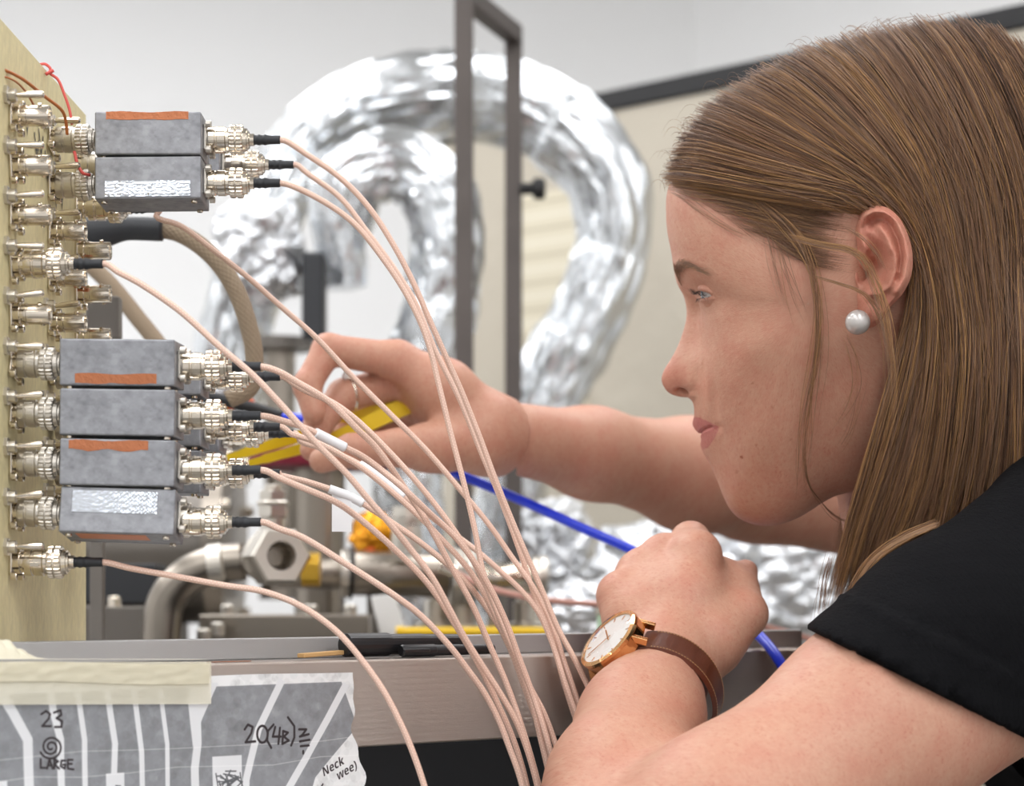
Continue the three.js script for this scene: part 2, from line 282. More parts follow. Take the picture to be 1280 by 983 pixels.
// ---------- filter boxes ----------
const XB = -0.2052, XE = -0.1529;                               // a box's two ends
function filterBox(row, d, label, o = {}) {
  const t = thing('filter_box', label, 'filter box', o.group);
  const y = ROW(row, d) + (o.dy ?? 0), H = 0.0212, D = 0.027, L = XE - XB, roll = o.roll ?? 0, cx = (XB + XE) / 2;
  const tilt = o.tilt ?? 0, r = (g) => g.rotateX(roll).translate(cx - PX, 0, 0).rotateZ(-tilt).translate(PX, y, -d);
  part('body', r(box(L, H, D - 0.002, 0, 0, 0.001, 0.0009)), M.zinc, t);
  part('lid', r(box(L, H, 0.0022, 0, 0, -D / 2 + 0.0009, 0.0006)), M.zinc, t);
  for (const sx of [-1, 1]) for (const sy of [-1, 1]) { const s = SCREW.clone().scale(0.5, 0.8, 0.8); s.rotateZ(-Math.PI / 2).translate(sx * (L / 2 - 0.004), -H / 2 - 0.0001, sy * (D / 2 - 0.004)); part('screw', r(s), M.nickel, t); }
  // jack on the far end, plug on the panel end
  const J = JACK.clone().translate(L / 2, 0, 0); part('jack', r(J), M.nickelDull, t);
  for (const [sy, sz] of [[1, 1], [-1, 1], [1, -1], [-1, -1]]) part('screw', r(SCREW.clone().translate(L / 2 + 0.0014, sy * 0.0063, sz * 0.0063)), M.nickelDull, t);
  const P = PLUG.clone().scale(0.95, 1, 1).translate(-L / 2 - 0.0215, 0, 0);
  part('plug', r(P), o.dirty ? M.nickelDull : M.nickelDull, t);
  const fr = D / 2 + 0.0001;
  for (const [x0, x1, y0, y1, mat, jag] of o.tapes ?? []) {         // strips of tape on the front face
    const n = 24, top = [], bot = [];
    for (let i = 0; i <= n; i++) { const u = i / n; top.push([lerp(x0, x1, u), y1 + (jag ? 0.0003 * Math.sin(u * 9) + jag * 0.0004 * (rnd() - 0.5) : 0)]); bot.unshift([lerp(x0, x1, u), y0 + (jag ? 0.0006 * Math.sin(u * 14 + 1) * jag + 0.0003 * (rnd() - 0.5) : 0)]); }
    let g = prism([...top, ...bot], 0.00012);
    if (mat !== M.copper) {                                   // ridged, wrinkled foil
      const nx = 70, ny = 22; g = new THREE.PlaneGeometry(x1 - x0, y1 - y0, nx, ny); const p = g.attributes.position;
      for (let i = 0; i < p.count; i++) { const X = p.getX(i) * 1000, Y = p.getY(i) * 1000; p.setZ(i, 0.0002 + (row > 4 ? 0.00007 * Math.sin(X * 3.4) * Math.sin(Y * 3.4 + 0.3 * X) * smooth(-12, 14, X) + 0.00012 * perlin.noise(X * 0.5, Y * 0.7, row) : 0.00035 * Math.abs(perlin.noise(X * 0.35, Y * 0.6, 3)) + 0.0003 * Math.exp(-(((Y + 2.6) / 0.5) ** 2)) * Math.abs(perlin.noise(X * 0.8, 1, 3)) * 2)); }
      g = toCreasedNormals(g, 0.15).translate((x0 + x1) / 2, (y0 + y1) / 2, 0);
    }
    part(mat !== M.copper ? 'foil_tape' : 'copper_tape', r(g.translate(0, 0, fr)), mat, t);
  }
  if (o.under) part('copper_tape', r(box(0.032, 0.0002, 0.013, -0.003, -H / 2 - 0.0001, 0.004)), M.copperPink, t);
  return t;
}
const mm = (a) => a.map((v, i) => (i < 4 ? v / 1000 : v));
filterBox(0, 0.9965, 'metal box with a copper strip along its top, uppermost of all', { roll: -0.02, tapes: [mm([-20.5, 20, 6.6, 10.4, M.copper, 0.35])] });
filterBox(1, 0.9965, 'metal box with crumpled foil tape on its front, directly under the uppermost one', { roll: -0.05, tilt: -0.01, tapes: [mm([-21, 21, -9.4, -1.6, M.foilTape, 0])] });
filterBox(5, 0.92, 'metal box with a copper strip along its lower edge, top of the row of four', { roll: 0.03, tilt: 0.011, tapes: [mm([-19, 18, -9.6, -5.2, M.copper, 0.3])] });
filterBox(6, 0.92, 'bare metal box without copper in front, second down in the row of four', { roll: 0.0, tilt: 0.015 });
filterBox(7, 0.92, 'metal box with ragged copper tape along its top, third down in the row of four', { roll: -0.02, tilt: 0.02, tapes: [mm([-22, 14, 5.4, 9.8, M.copper, 0.9])] });
filterBox(8, 0.92, 'metal box with shiny foil tape above and copper beneath, lowest in the row of four', { roll: -0.14, tilt: 0.031, tapes: [mm([-20.5, 18, -1.2, 8.8, M.foilTape, 0])], under: true });
filterBox(0, 1.058, 'metal box mostly hidden behind the two upper boxes, its jack between theirs');
filterBox(5, 0.9965, 'metal box mostly hidden behind the top box of the row of four', { dy: -0.004 });
filterBox(6, 0.9965, 'metal box mostly hidden behind the second box of the row of four', { dy: -0.0064 });
filterBox(7, 0.9965, 'metal box mostly hidden behind the third box of the row of four', { dy: -0.0068 });
filterBox(6, 1.058, 'metal box hidden furthest back behind the row of four, only its plug in view', { dy: -0.0053 });
// ---------- coaxial cables ----------
const runs = [];
function coax(label, y, d, xs, path, o = {}) {
  const b0 = xs + 0.0224, b1 = b0 + 0.0132, n = path.length, pts = [V(b1 - 0.002, y, -d), V(b1 + 0.002, y - 0.0002, -d)];
  const dEnd = o.d1 ?? 0.95;
  path.forEach(([px, py], i) => pts.push(at(px, py, lerp(d, dEnd, smooth(0, 1, (i + 1) / n)) + (o.bump ?? 0) * Math.sin(Math.PI * (i + 1) / n))));
  runs.push({ label, y, d, xs, b0, b1, o, q: new THREE.CatmullRomCurve3(pts, false, 'centripetal').getSpacedPoints(200) });
}
function layCables() {
  // cables that cross push one another apart along the depth until they only touch
  const D0 = 0.0040;
  const side = new Map();                                       // which of two crossing cables runs in front, settled once per pair
  for (let a = 0; a < runs.length; a++) for (let b = a + 1; b < runs.length; b++) { const A = runs[a].q, B = runs[b].q; let s = 0; for (let i = 8; i < 201; i++) for (let j = 8; j < 201; j++) { const u = Math.abs(A[i].x / A[i].z - B[j].x / B[j].z), v = Math.abs((A[i].y - EY) / A[i].z - (B[j].y - EY) / B[j].z); if (u < D0 && v < D0) s += A[i].z - B[j].z; } side.set(a * 50 + b, s >= 0 ? 1 : -1); }
  for (let it = 0; it < 160; it++) {
    const push = runs.map(() => new Float32Array(201));
    for (let a = 0; a < runs.length; a++) for (let b = a + 1; b < runs.length; b++) { const A = runs[a].q, B = runs[b].q; for (let i = 8; i < 201; i++) { const p = A[i]; for (let j = 8; j < 201; j++) { const q = B[j], dx = p.x - q.x; if (dx > D0 || dx < -D0) continue; const dy = p.y - q.y; if (dy > D0 || dy < -D0) continue; const dz = p.z - q.z, s = dx * dx + dy * dy, sg = side.get(a * 50 + b), lim = D0 * D0 - s; if (lim > 0 && sg * dz < Math.sqrt(lim)) { const need = Math.min(0.004, Math.sqrt(lim) - sg * dz); push[a][i] = sg > 0 ? Math.max(push[a][i], need * 0.4) : Math.min(push[a][i], -need * 0.4); push[b][j] = sg > 0 ? Math.min(push[b][j], -need * 0.4) : Math.max(push[b][j], need * 0.4); } } } }
    runs.forEach((r, k) => { let f = push[k].map((v) => clamp(v * 1.6, -0.004, 0.004)); for (let s = 0; s < 16; s++) f = f.map((v, i) => (i < 5 ? 0 : (f[i - 1] + 2 * v + (f[Math.min(200, i + 1)])) / 4)); r.q.forEach((p, i) => { const sc = 1 - f[i] * 2.2 / -p.z; p.x *= sc; p.z *= sc; p.y = EY + (p.y - EY) * sc; }); });
  }
  for (const { label, y, d, xs, b0, b1, o, q } of runs) {
    const t = thing('coaxial_cable', label, 'cable');
    const p = PLUG.clone(); p.rotateX(rr(0, 6)).translate(xs, y, -d); part('plug', p, M.nickel, t);
    part('boot', sweep([V(b0 - 0.001, y, -d), V(b0 + 0.006, y, -d), V(b1, y, -d)], (u) => (u > 0.6 ? 0.00215 : 0.0025 + 0.0002 * Math.sin(u * 30)), 24, 14), M.rubber, t);
    const c = new THREE.CatmullRomCurve3(q.filter((_, i) => i % 2 === 0), false, 'centripetal');
    part('jacket', sweep(c, 0.00152, 260, 10), M.jacket, t);
    if (o.tag) { const [u0, u1] = o.tag, s = []; for (let i = 0; i <= 12; i++) s.push(c.getPointAt(lerp(u0, u1, i / 12))); part('label_sleeve', sweep(s, 0.0023, 24, 14), M.sleeve, t, 'white label sleeve'); }
    if (o.flag) { const a = c.getPointAt(o.flag); part('label_flag', box(0.0098, 0.020, 0.0003, a.x, a.y - 0.0092, a.z + 0.0004), M.sleeve, t, 'white paper flag'); }
  }
}
const XJ = XE + 0.0018;                                         // plugs seat on the boxes' jacks
const gap = 0.0008;
const yAt = (py, d) => at(0, py, d).y;
coax('pink coaxial cable from the uppermost metal box, highest arc of the bundle', yAt(175, 0.9965), 0.9965, XJ, [[385, 194], [425, 222], [460, 258], [490, 303], [515, 350], [540, 407], [557, 445], [575, 485], [597, 540], [622, 607], [652, 680], [677, 737], [697, 785], [717, 822], [741, 872], [770, 940], [800, 1010], [830, 1090]], { d1: 1.035 });
coax('pink coaxial cable from the half hidden box between the two upper boxes', yAt(206, 1.058), 1.058, XJ, [[382, 215], [425, 247], [459, 290], [497, 342], [520, 380], [545, 440], [575, 500], [600, 562], [625, 622], [650, 690], [670, 750], [690, 800], [704, 850], [720, 900], [745, 970], [775, 1060]], { d1: 1.035 });
coax('pink coaxial cable from the upper box with foil tape, third arc of the top trio', yAt(229, 0.9965), 0.9965, XJ, [[392, 245], [440, 277], [477, 321], [512, 375], [534, 425], [550, 487], [563, 540], [580, 605], [594, 665], [605, 720], [630, 784], [647, 824], [662, 858], [680, 892], [694, 930], [712, 990], [735, 1080]], { d1: 1.0 });
coax('pink coaxial cable running long and slanting from behind the upper boxes', yAt(261, 1.058), 1.058, PX + 0.0062, [[195, 271], [225, 282], [267, 313], [309, 346], [352, 384], [395, 422], [440, 470], [485, 515], [530, 560], [575, 612], [612, 657], [640, 697], [668, 737], [690, 782], [706, 830], [725, 885], [750, 960], [780, 1050]], { d1: 1.035 });
coax('pink coaxial cable from a panel jack between the upper and lower boxes', yAt(330, 0.92), 0.92, PX + 0.0062, [[146, 339], [174, 354], [225, 389], [275, 434], [316, 469], [344, 498], [372, 529], [401, 560], [432, 591], [460, 624], [489, 657], [511, 684], [540, 722], [562, 762], [580, 796], [600, 828], [622, 862], [642, 896], [657, 932], [672, 985], [690, 1080]], { d1: 0.98, bump: -0.024 });
coax('pink coaxial cable from the top box of the row of four', yAt(458.5, 0.92), 0.92, XJ, [[349, 465], [370, 477], [411, 502], [447, 537], [471, 561], [505, 609], [535, 655], [562, 705], [590, 756], [610, 802], [635, 860], [657, 924], [674, 985], [695, 1080]], { d1: 1.0 });
coax('pink coaxial cable from the half hidden box behind the top one of four', yAt(471, 0.9965), 0.9965, XJ, [[364, 478], [385, 490], [415, 503], [437, 518], [462, 540], [507, 587], [547, 635], [580, 682], [607, 732], [628, 783], [650, 838], [664, 876], [676, 925], [690, 985], [710, 1080]], { d1: 1.01 });
coax('pink coaxial cable with a short white sleeve, from the second box of four', yAt(520, 0.92), 0.92, XJ, [[346, 524], [383, 536], [404, 546], [432, 560], [455, 572], [500, 607], [535, 640], [572, 675], [605, 722], [630, 772], [650, 826], [668, 875], [684, 925], [698, 985], [715, 1080]], { d1: 1.005, tag: [0.095, 0.15] });
coax('pink coaxial cable from the half hidden box behind the second one of four', yAt(534, 0.9965), 0.9965, XJ, [[361, 541], [381, 548], [402, 556], [430, 571], [455, 587], [507, 630], [550, 672], [590, 718], [620, 772], [642, 822], [660, 870], [678, 920], [694, 985], [712, 1080]], { d1: 1.02 });
coax('pink coaxial cable with a long white sleeve, swinging widest to the hand', yAt(542, 1.058), 1.058, XJ, [[375, 551], [400, 560], [430, 571], [455, 584], [485, 606], [512, 627], [545, 651], [575, 673], [600, 692], [625, 714], [650, 737], [672, 764], [688, 798], [705, 850], [730, 920], [760, 1010]], { d1: 1.03, tag: [0.155, 0.265] });
coax('pink coaxial cable from the third box of four, plain along its arc', yAt(588, 0.92), 0.92, XJ, [[348, 597], [371, 607], [416, 626], [441, 642], [489, 683], [534, 729], [567, 778], [601, 836], [622, 880], [642, 926], [658, 980], [675, 1080]], { d1: 0.98 });
coax('pink coaxial cable with a white paper flag, from behind the third box', yAt(592, 0.9965), 0.9965, XJ, [[345, 593], [365, 598], [382, 602], [413, 612], [441, 623], [489, 653], [539, 689], [581, 727], [618, 774], [638, 812], [655, 858], [672, 905], [688, 950], [704, 1010], [720, 1090]], { d1: 1.022, tag: [0.118, 0.185], flag: 0.142 });
coax('pink coaxial cable from the lowest box of the row of four', yAt(653, 0.92), 0.92, XJ, [[348, 661], [376, 671], [432, 705], [489, 742], [525, 769], [562, 808], [585, 838], [605, 866], [622, 898], [637, 936], [652, 980], [668, 1070]], { d1: 0.97 });
coax('pink coaxial cable from the lowest panel jack, drooping apart from the bundle', yAt(703, 0.92), 0.92, PX + 0.0062, [[160, 710], [220, 721], [280, 732], [330, 740], [376, 758], [421, 790], [455, 829], [480, 865], [500, 903], [515, 938], [531, 985], [552, 1070]], { d1: 0.92 });
layCables();
// ---------- things on the bench ----------
{
  // paper sheet taped on the beam, hanging down past it
  const cv = document.createElement('canvas'); cv.width = 1400; cv.height = 480; const x = cv.getContext('2d');
  // canvas pixel = 2 * photo pixel + offset: photo x from -200 to 500, y from 830 to 1070
  // canvas laid out in metres over the sheet: 0.28 m along the beam, 0.1 m down
  const SW = 0.30, SHH = 0.103, S0 = onFace(440, 840).sub(BA).dot(bDir) - 0.285, PPM = 1400 / SW, S = 1.75;
  let lastY = 900; const onS = (a, b) => { const p = onFace(a, b); return [(p.clone().sub(BA).dot(bDir) - S0) * PPM, (benchTop - p.y) * PPM]; };
  const X = (a) => onS(a, 900)[0], Y = (b) => onS(230, b)[1];
  x.fillStyle = '#eceded'; x.fillRect(0, 0, 1400, 480);
  x.fillStyle = '#8d8f93'; x.beginPath(); x.moveTo(X(-200), Y(862)); x.lineTo(X(426), Y(859)); x.lineTo(X(441), Y(905)); x.lineTo(X(441), Y(925)); x.lineTo(X(392), Y(983)); x.lineTo(X(360), Y(1070)); x.lineTo(X(-200), Y(1070)); x.fill();
  for (let i = 0; i < 5000; i++) { x.fillStyle = rnd() > 0.5 ? 'rgba(255,255,255,0.03)' : 'rgba(40,42,48,0.04)'; x.beginPath(); x.arc(rnd() * 1400, rnd() * 480, 2 + rnd() * 14, 0, 7); x.fill(); }
  const stripe = (w, pts) => { x.strokeStyle = '#e3e4e6'; x.lineWidth = w * S; x.lineJoin = 'round'; x.beginPath(); pts.forEach(([a, b], i) => (i ? x.lineTo(...onS(a, b)) : x.moveTo(...onS(a, b)))); x.stroke(); };
  stripe(9, [[-150, 860], [-140, 1000]]); stripe(12, [[-5, 858], [15, 890], [34, 925], [36, 1060]]); stripe(9, [[62, 858], [66, 890], [75, 925], [76, 1060]]);
  stripe(7, [[96, 858], [100, 890], [105, 925], [105, 1060]]); stripe(8, [[133, 858], [137, 890], [143, 930], [141, 970]]); stripe(7, [[166, 858], [170, 890], [176, 940], [177, 1060]]);
  stripe(6, [[199, 858], [203, 890], [208, 930], [208, 1060]]); stripe(11, [[245, 880], [246, 930], [242, 960], [242, 1060]]);
  x.fillStyle = '#e3e4e6'; x.beginPath(); x.moveTo(X(234), Y(876)); x.lineTo(X(240), Y(935)); x.lineTo(X(252), Y(900)); x.lineTo(X(272), Y(855)); x.lineTo(X(240), Y(855)); x.fill();
  stripe(10, [[352, 850], [322, 912], [306, 975], [300, 1060]]); stripe(10, [[432, 855], [408, 900], [380, 950], [355, 990], [330, 1060]]);
  x.fillRect(X(131), Y(961), 24 * S, 40 * S); x.fillRect(X(264), Y(948), 42 * S, 60 * S); x.fillRect(X(-8), Y(962), 15 * S, 20 * S);
  x.strokeStyle = 'rgba(90,92,96,0.9)'; x.lineWidth = 3; for (let i = 0; i < 26; i++) { x.beginPath(); x.moveTo(X(268 + rnd() * 34), Y(966 + rnd() * 28)); x.lineTo(X(268 + rnd() * 34), Y(966 + rnd() * 28)); x.stroke(); } for (let i = 0; i < 12; i++) { x.beginPath(); x.moveTo(X(133 + rnd() * 20), Y(974 + rnd() * 20)); x.lineTo(X(133 + rnd() * 20), Y(974 + rnd() * 20)); x.stroke(); }
  x.strokeStyle = 'rgba(255,255,255,0.35)'; x.lineWidth = 2; for (const y of [934, 960]) { x.beginPath(); x.moveTo(X(-200), Y(y)); for (let i = 0; i < 12; i++) x.lineTo(X(-200 + i * 60), Y(y - 5 + rnd() * 10)); x.stroke(); }
  // handwriting
  const pen = (w, ...ps) => { x.strokeStyle = '#2b2326'; x.lineWidth = w * S; x.lineCap = 'round'; for (const p of ps) { x.beginPath(); p.forEach(([a, b], i) => (i ? x.lineTo(...onS(a, b)) : x.moveTo(...onS(a, b)))); x.stroke(); } };
  pen(2.6, [[51, 893], [57, 889], [62, 893], [60, 899], [52, 908], [63, 908]], [[67, 891], [75, 888], [76, 894], [70, 898], [77, 902], [76, 909], [68, 909]]);
  const sp = []; for (let i = 0; i < 60; i++) { const a = i / 60 * 14.5, r = 2.5 + i / 60 * 13; sp.push([63 + r * Math.cos(a + 1) * 0.95, 934 + r * Math.sin(a + 1)]); } pen(2.4, sp);
  pen(2.4, [[50, 949], [50, 960], [56, 960]], [[58, 961], [61, 949], [65, 961]], [[59, 957], [64, 957]], [[67, 961], [67, 949], [72, 952], [67, 955], [73, 961]], [[81, 951], [76, 951], [75, 958], [80, 961], [81, 956], [78, 956]], [[90, 950], [84, 950], [84, 961], [91, 962]], [[84, 955], [89, 955]]);
  const zero = []; for (let i = 0; i <= 24; i++) { const a = i / 24 * 6.2832; zero.push([327 + 6.5 * Math.sin(a), 918 - 10.5 * Math.cos(a)]); }
  pen(2.9, [[305, 912], [309, 906], [315, 909], [313, 917], [306, 928], [318, 927]], zero, [[341, 906], [334, 914], [333, 926], [338, 935]],
    [[343, 909], [340, 921], [350, 921]], [[349, 910], [347, 930]], [[353, 914], [352, 930]], [[353, 914], [359, 916], [354, 921], [360, 926], [352, 930]], [[359, 897], [367, 908], [367, 922], [363, 932]],
    [[373, 912], [382, 912], [377, 919], [374, 921], [385, 918]], [[374, 927], [386, 925]], [[375, 933], [385, 932]], [[378, 939], [378, 942]]);
  pen(1.9, [[401, 980], [397, 986], [398, 994]]); x.fillStyle = '#2b2326'; x.font = 'italic bold 26px sans-serif'; x.save(); x.translate(X(402), Y(983)); x.rotate(-0.42); x.fillText('Neck', 0, 0); x.restore(); x.save(); x.translate(X(420), Y(989)); x.rotate(-0.42); x.fillText('wee)', 0, 0); x.restore();
  const tx = new THREE.CanvasTexture(cv); tx.colorSpace = THREE.SRGBColorSpace;
  const t = thing('printed_sheet', 'grey printed sheet with white stripes and handwriting, hanging off the bench front', 'paper');
  const nx = 90, ny = 36, P = [], U = [], I = [];
  for (let j = 0; j <= ny; j++) for (let i = 0; i <= nx; i++) {
    const v = j / ny, u = i / nx, sE = 0.285 + 0.003 * smooth(0.1, 0.6, v) + (0.0012 * Math.sin(v * 15) + 0.001 * Math.sin(v * 37)) * smooth(0, 0.15, v) + 0.0025 * smooth(0.3, 0.6, v);
    const s = lerp(0.004, sE, u), h = 0.0056 + v * 0.092 + 0.0012 * (1 - u) * (1 - v) + 0.0004 * Math.sin(u * 14) * (1 - v);
    const w = 0.0012 + 0.0012 * smooth(0.1, 0.9, v) * (1 + perlin.noise(u * 7, v * 4, 2)) + 0.0025 * smooth(0.45, 1, v);
    const p = BA.clone().addScaledVector(bDir, S0 + s).addScaledVector(bIn, -w).add(V(0, -h, 0)); P.push(p.x, p.y, p.z); U.push(s / SW, 1 - h / SHH);
  }
  for (let j = 0; j < ny; j++) for (let i = 0; i < nx; i++) { const a = j * (nx + 1) + i, b = a + nx + 1; I.push(a, b, a + 1, a + 1, b, b + 1); }
  const g = new THREE.BufferGeometry(); g.setAttribute('position', new THREE.Float32BufferAttribute(P, 3)); g.setAttribute('uv', new THREE.Float32BufferAttribute(U, 2)); g.setIndex(I); g.computeVertexNormals();
  part('sheet', g, std({ map: tx, roughness: 0.6, side: THREE.DoubleSide }), t);
  // masking tape holding it: a strip on the face and a wrinkled flap over the edge
  const k = thing('masking_tape', 'cream masking tape strip holding the printed sheet, wrinkled over the bench edge', 'tape');
  const tp = phys({ color: '#efe9d2', roughness: 0.65, transmission: 0.35, thickness: 0 });
  const tpThin = std({ color: '#efe9d2', roughness: 0.6, transparent: true, opacity: 0.62 });
  const strip_ = (x0, x1, f, nx, ny, m = tp) => {
    const P = [], U = [], I = []; for (let j = 0; j <= ny; j++) for (let i = 0; i <= nx; i++) { const p = f(lerp(x0, x1, i / nx), j / ny, i / nx); P.push(p.x, p.y, p.z); U.push(i / nx, j / ny); }
    for (let j = 0; j < ny; j++) for (let i = 0; i < nx; i++) { const a = j * (nx + 1) + i, b = a + nx + 1; I.push(a, b, a + 1, a + 1, b, b + 1); }
    const g = new THREE.BufferGeometry(); g.setAttribute('position', new THREE.Float32BufferAttribute(P, 3)); g.setAttribute('uv', new THREE.Float32BufferAttribute(U, 2)); g.setIndex(I); g.computeVertexNormals(); return part('strip', g, m, k);
  };
  strip_(-200, 264, (px, v, u) => onFace(px, 829 + v * 53 - 1.5 * u, 0.0034 + 0.0003 * perlin.noise(u * 40, v * 5, 1)), 80, 10, tpThin);
  strip_(-200, 262, (px, v, u) => { const e = 829 + 25 * v + 2 * Math.sin(u * 9); return onFace(px, e, 0.0042 + 0.0006 * perlin.noise(u * 30, v * 3, 8)); }, 80, 8);
  // flap folded over the ledge with a crumpled end
  strip_(-120, 262, (px, v, u) => { const q = onFace(px, 828, 0.002), bump = Math.exp(-(((px - 12) / 26) ** 2)); return q.addScaledVector(bIn, v * 0.024 * (0.4 + 0.6 * bump)).add(V(0, 0.0012 + 0.0085 * bump * Math.sin(Math.PI * Math.min(1, v * 1.1)) * (1 + 0.5 * perlin.noise(u * 50, v * 6, 3)), 0)); }, 120, 14);
}
{ // on the ledge: pens, stick
  const led = (px, off, up) => { const d = benchD(px); const p = at(px, HY + 80 * 0.97 / d, d); p.y = benchTop + up; return p.addScaledVector(bIn, off); };
  const pen = (name, label, a, b, r, mat, cap) => { const t = thing(name, label, 'pen'); const dir = b.clone().sub(a), L = dir.length();
    part('barrel', alongAxis(turned([[0, 0.0001], [0, r * 0.8], [0.001, r], [L * 0.62, r], [L * 0.64, r * 0.97], [L, r * 0.9], [L, 0.0001]], 20), a, dir), mat, t);
    part('cap', alongAxis(turned([[-0.001, 0.0001], [-0.001, r * 0.9], [0, r * 1.12], [L * 0.34, r * 1.12], [L * 0.345, r]], 20), a, dir), mat, t);
    const c = a.clone().addScaledVector(dir, 0.02).add(V(0, 0, r * 1.25)), e = a.clone().addScaledVector(dir, 0.3).add(V(0, 0, r * 1.25)); part('clip', bar(c, e, 0.0012, r * 0.7), mat, t); };
  pen('marker_pen', 'thick black marker lying on the bench ledge behind the cables', led(455, 0.016, 0.0068), led(608, 0.019, 0.0066), 0.0052, M.ink);
  pen('marker_pen', 'slim black pen lying beneath the thick marker on the ledge', led(515, 0.008, 0.0036), led(625, 0.006, 0.0036), 0.0028, M.ink);
  const s = thing('wooden_stick', 'flat pale wooden stick poking out beside the black marker', 'stick'); part('stick', bar(led(393, 0.012, 0.0022), led(470, 0.02, 0.0034), 0.005, 0.0022), M.wood, s);
  const s2 = thing('copper_sliver', 'thin sliver of copper tape lying on the bench ledge', 'tape'); part('sliver', bar(led(266, 0.004, 0.0005), led(318, 0.004, 0.0005), 0.003, 0.0004), M.copper, s2);
}
// ---------- vacuum hardware behind ----------
const TAB = EY - 0.085;                                         // the optical table behind the bench
{
  const o = thing('optical_table', 'grey steel table carrying the vacuum hardware behind the bench', 'table');
  const F0 = V((-700 - CX) / F * 1.2, 0, -1.2), q = (p, s, t) => { const v = p.clone().addScaledVector(bDir, s).addScaledVector(bIn, t); return [v.x, v.z]; };
  const poly = [q(BA, -0.1, 0.34), q(BA, BA.distanceTo(BB) + 0.05, 0.34), [0.32, -1.62], [0.52, -1.95], [0.05, -2.42], [-0.95, -2.5], [-0.95, -1.4]];
  const g = prism(poly.map(([x, z]) => [x, -z]), 0.05, 0.003); g.rotateX(-Math.PI / 2); g.translate(0, TAB - 0.053, 0); part('table_top', g, M.steelDull, o);
  for (const [x, z] of [[-0.8, -1.6], [-0.8, -2.35], [0.0, -2.3], [0.3, -1.95]]) part('leg', box(0.07, TAB - 0.056, 0.07, x, (TAB - 0.056) / 2, z, 0.004), M.steelDull, o);
}
const crumple = (s, amp) => (u, th, p) => { let a = 0; const q = p.clone().multiplyScalar(s); a += Math.abs(perlin.noise(q.x, q.y, q.z)) * 2 - 0.5; a += 0.6 * (Math.abs(perlin.noise(q.x * 2.3 + 5, q.y * 2.3, q.z * 2.3)) * 2 - 0.5); return amp * a; };
// foil pulled lengthwise round a pipe: long creases that run with it, a few cross folds
const creases = (k, amp) => (u, th) => { const x = Math.cos(th), y = Math.sin(th); const a = Math.abs(perlin.noise(x * 1.7 + 3, y * 1.7, u * k)) * 2, b = Math.abs(perlin.noise(x * 4.2, y * 4.2 + 7, u * k * 1.9)) * 2, c = perlin.noise(x * 8, y * 8, u * k * 4); return amp * (a - 0.4 + 0.55 * b + 0.24 * c + 0.12 * perlin.noise(x * 15, y * 15, u * k * 9)); };
function foilPipe(label, pts, r, amp = 0.006, k = 9, nu = 150, nv = 40, seams = []) {
  const t = thing('foil_wrapped_pipe', label, 'vacuum pipe'), R = (u, th) => { let q = typeof r === 'function' ? r(u) : r; for (const c of seams) q *= 1 + 0.07 * smooth(c - 0.004, c + 0.004, u) - 0.07 * smooth(c, c + 0.16, u); return q; };
  part('foil', toCreasedNormals(sweep(pts, R, nu, nv, creases(k, amp)), 0.3), M.foil, t); return t;
}
const ap = (l, d) => l.map(([x, y, dd]) => at(x, y, dd ?? d));
foilPipe('great foil-wrapped vacuum pipe arching high behind the steel frame', ap([[265, 600, 2.15], [285, 480, 2.15], [305, 370, 2.15], [335, 270, 2.15], [385, 185, 2.15], [450, 135, 2.15], [520, 118, 2.15], [590, 120, 2.18], [650, 135, 2.2], [705, 165, 2.2], [752, 215, 2.2], [768, 280, 2.2], [755, 345, 2.2], [725, 415, 2.2], [690, 480, 2.2], [655, 560, 2.2], [630, 660, 2.2], [620, 790, 2.2]]), (u) => lerp(0.037, 0.043, Math.exp(-(((u - 0.5) / 0.14) ** 2))), 0.005, 11, 300, 72, [0.3, 0.42, 0.53, 0.66, 0.74]);
foilPipe('inner foil-wrapped pipe standing inside the great arch', ap([[430, 360, 2.05], [425, 290, 2.05], [440, 230, 2.05], [490, 205, 2.05], [540, 235, 2.05], [560, 310, 2.05], [545, 400, 2.05], [520, 480, 2.05], [510, 600, 2.05], [510, 800, 2.05]]), (u) => (u < 0.15 ? 0.02 + 0.1 * u : 0.035), 0.0045, 9, 190, 64, [0.3, 0.5]);
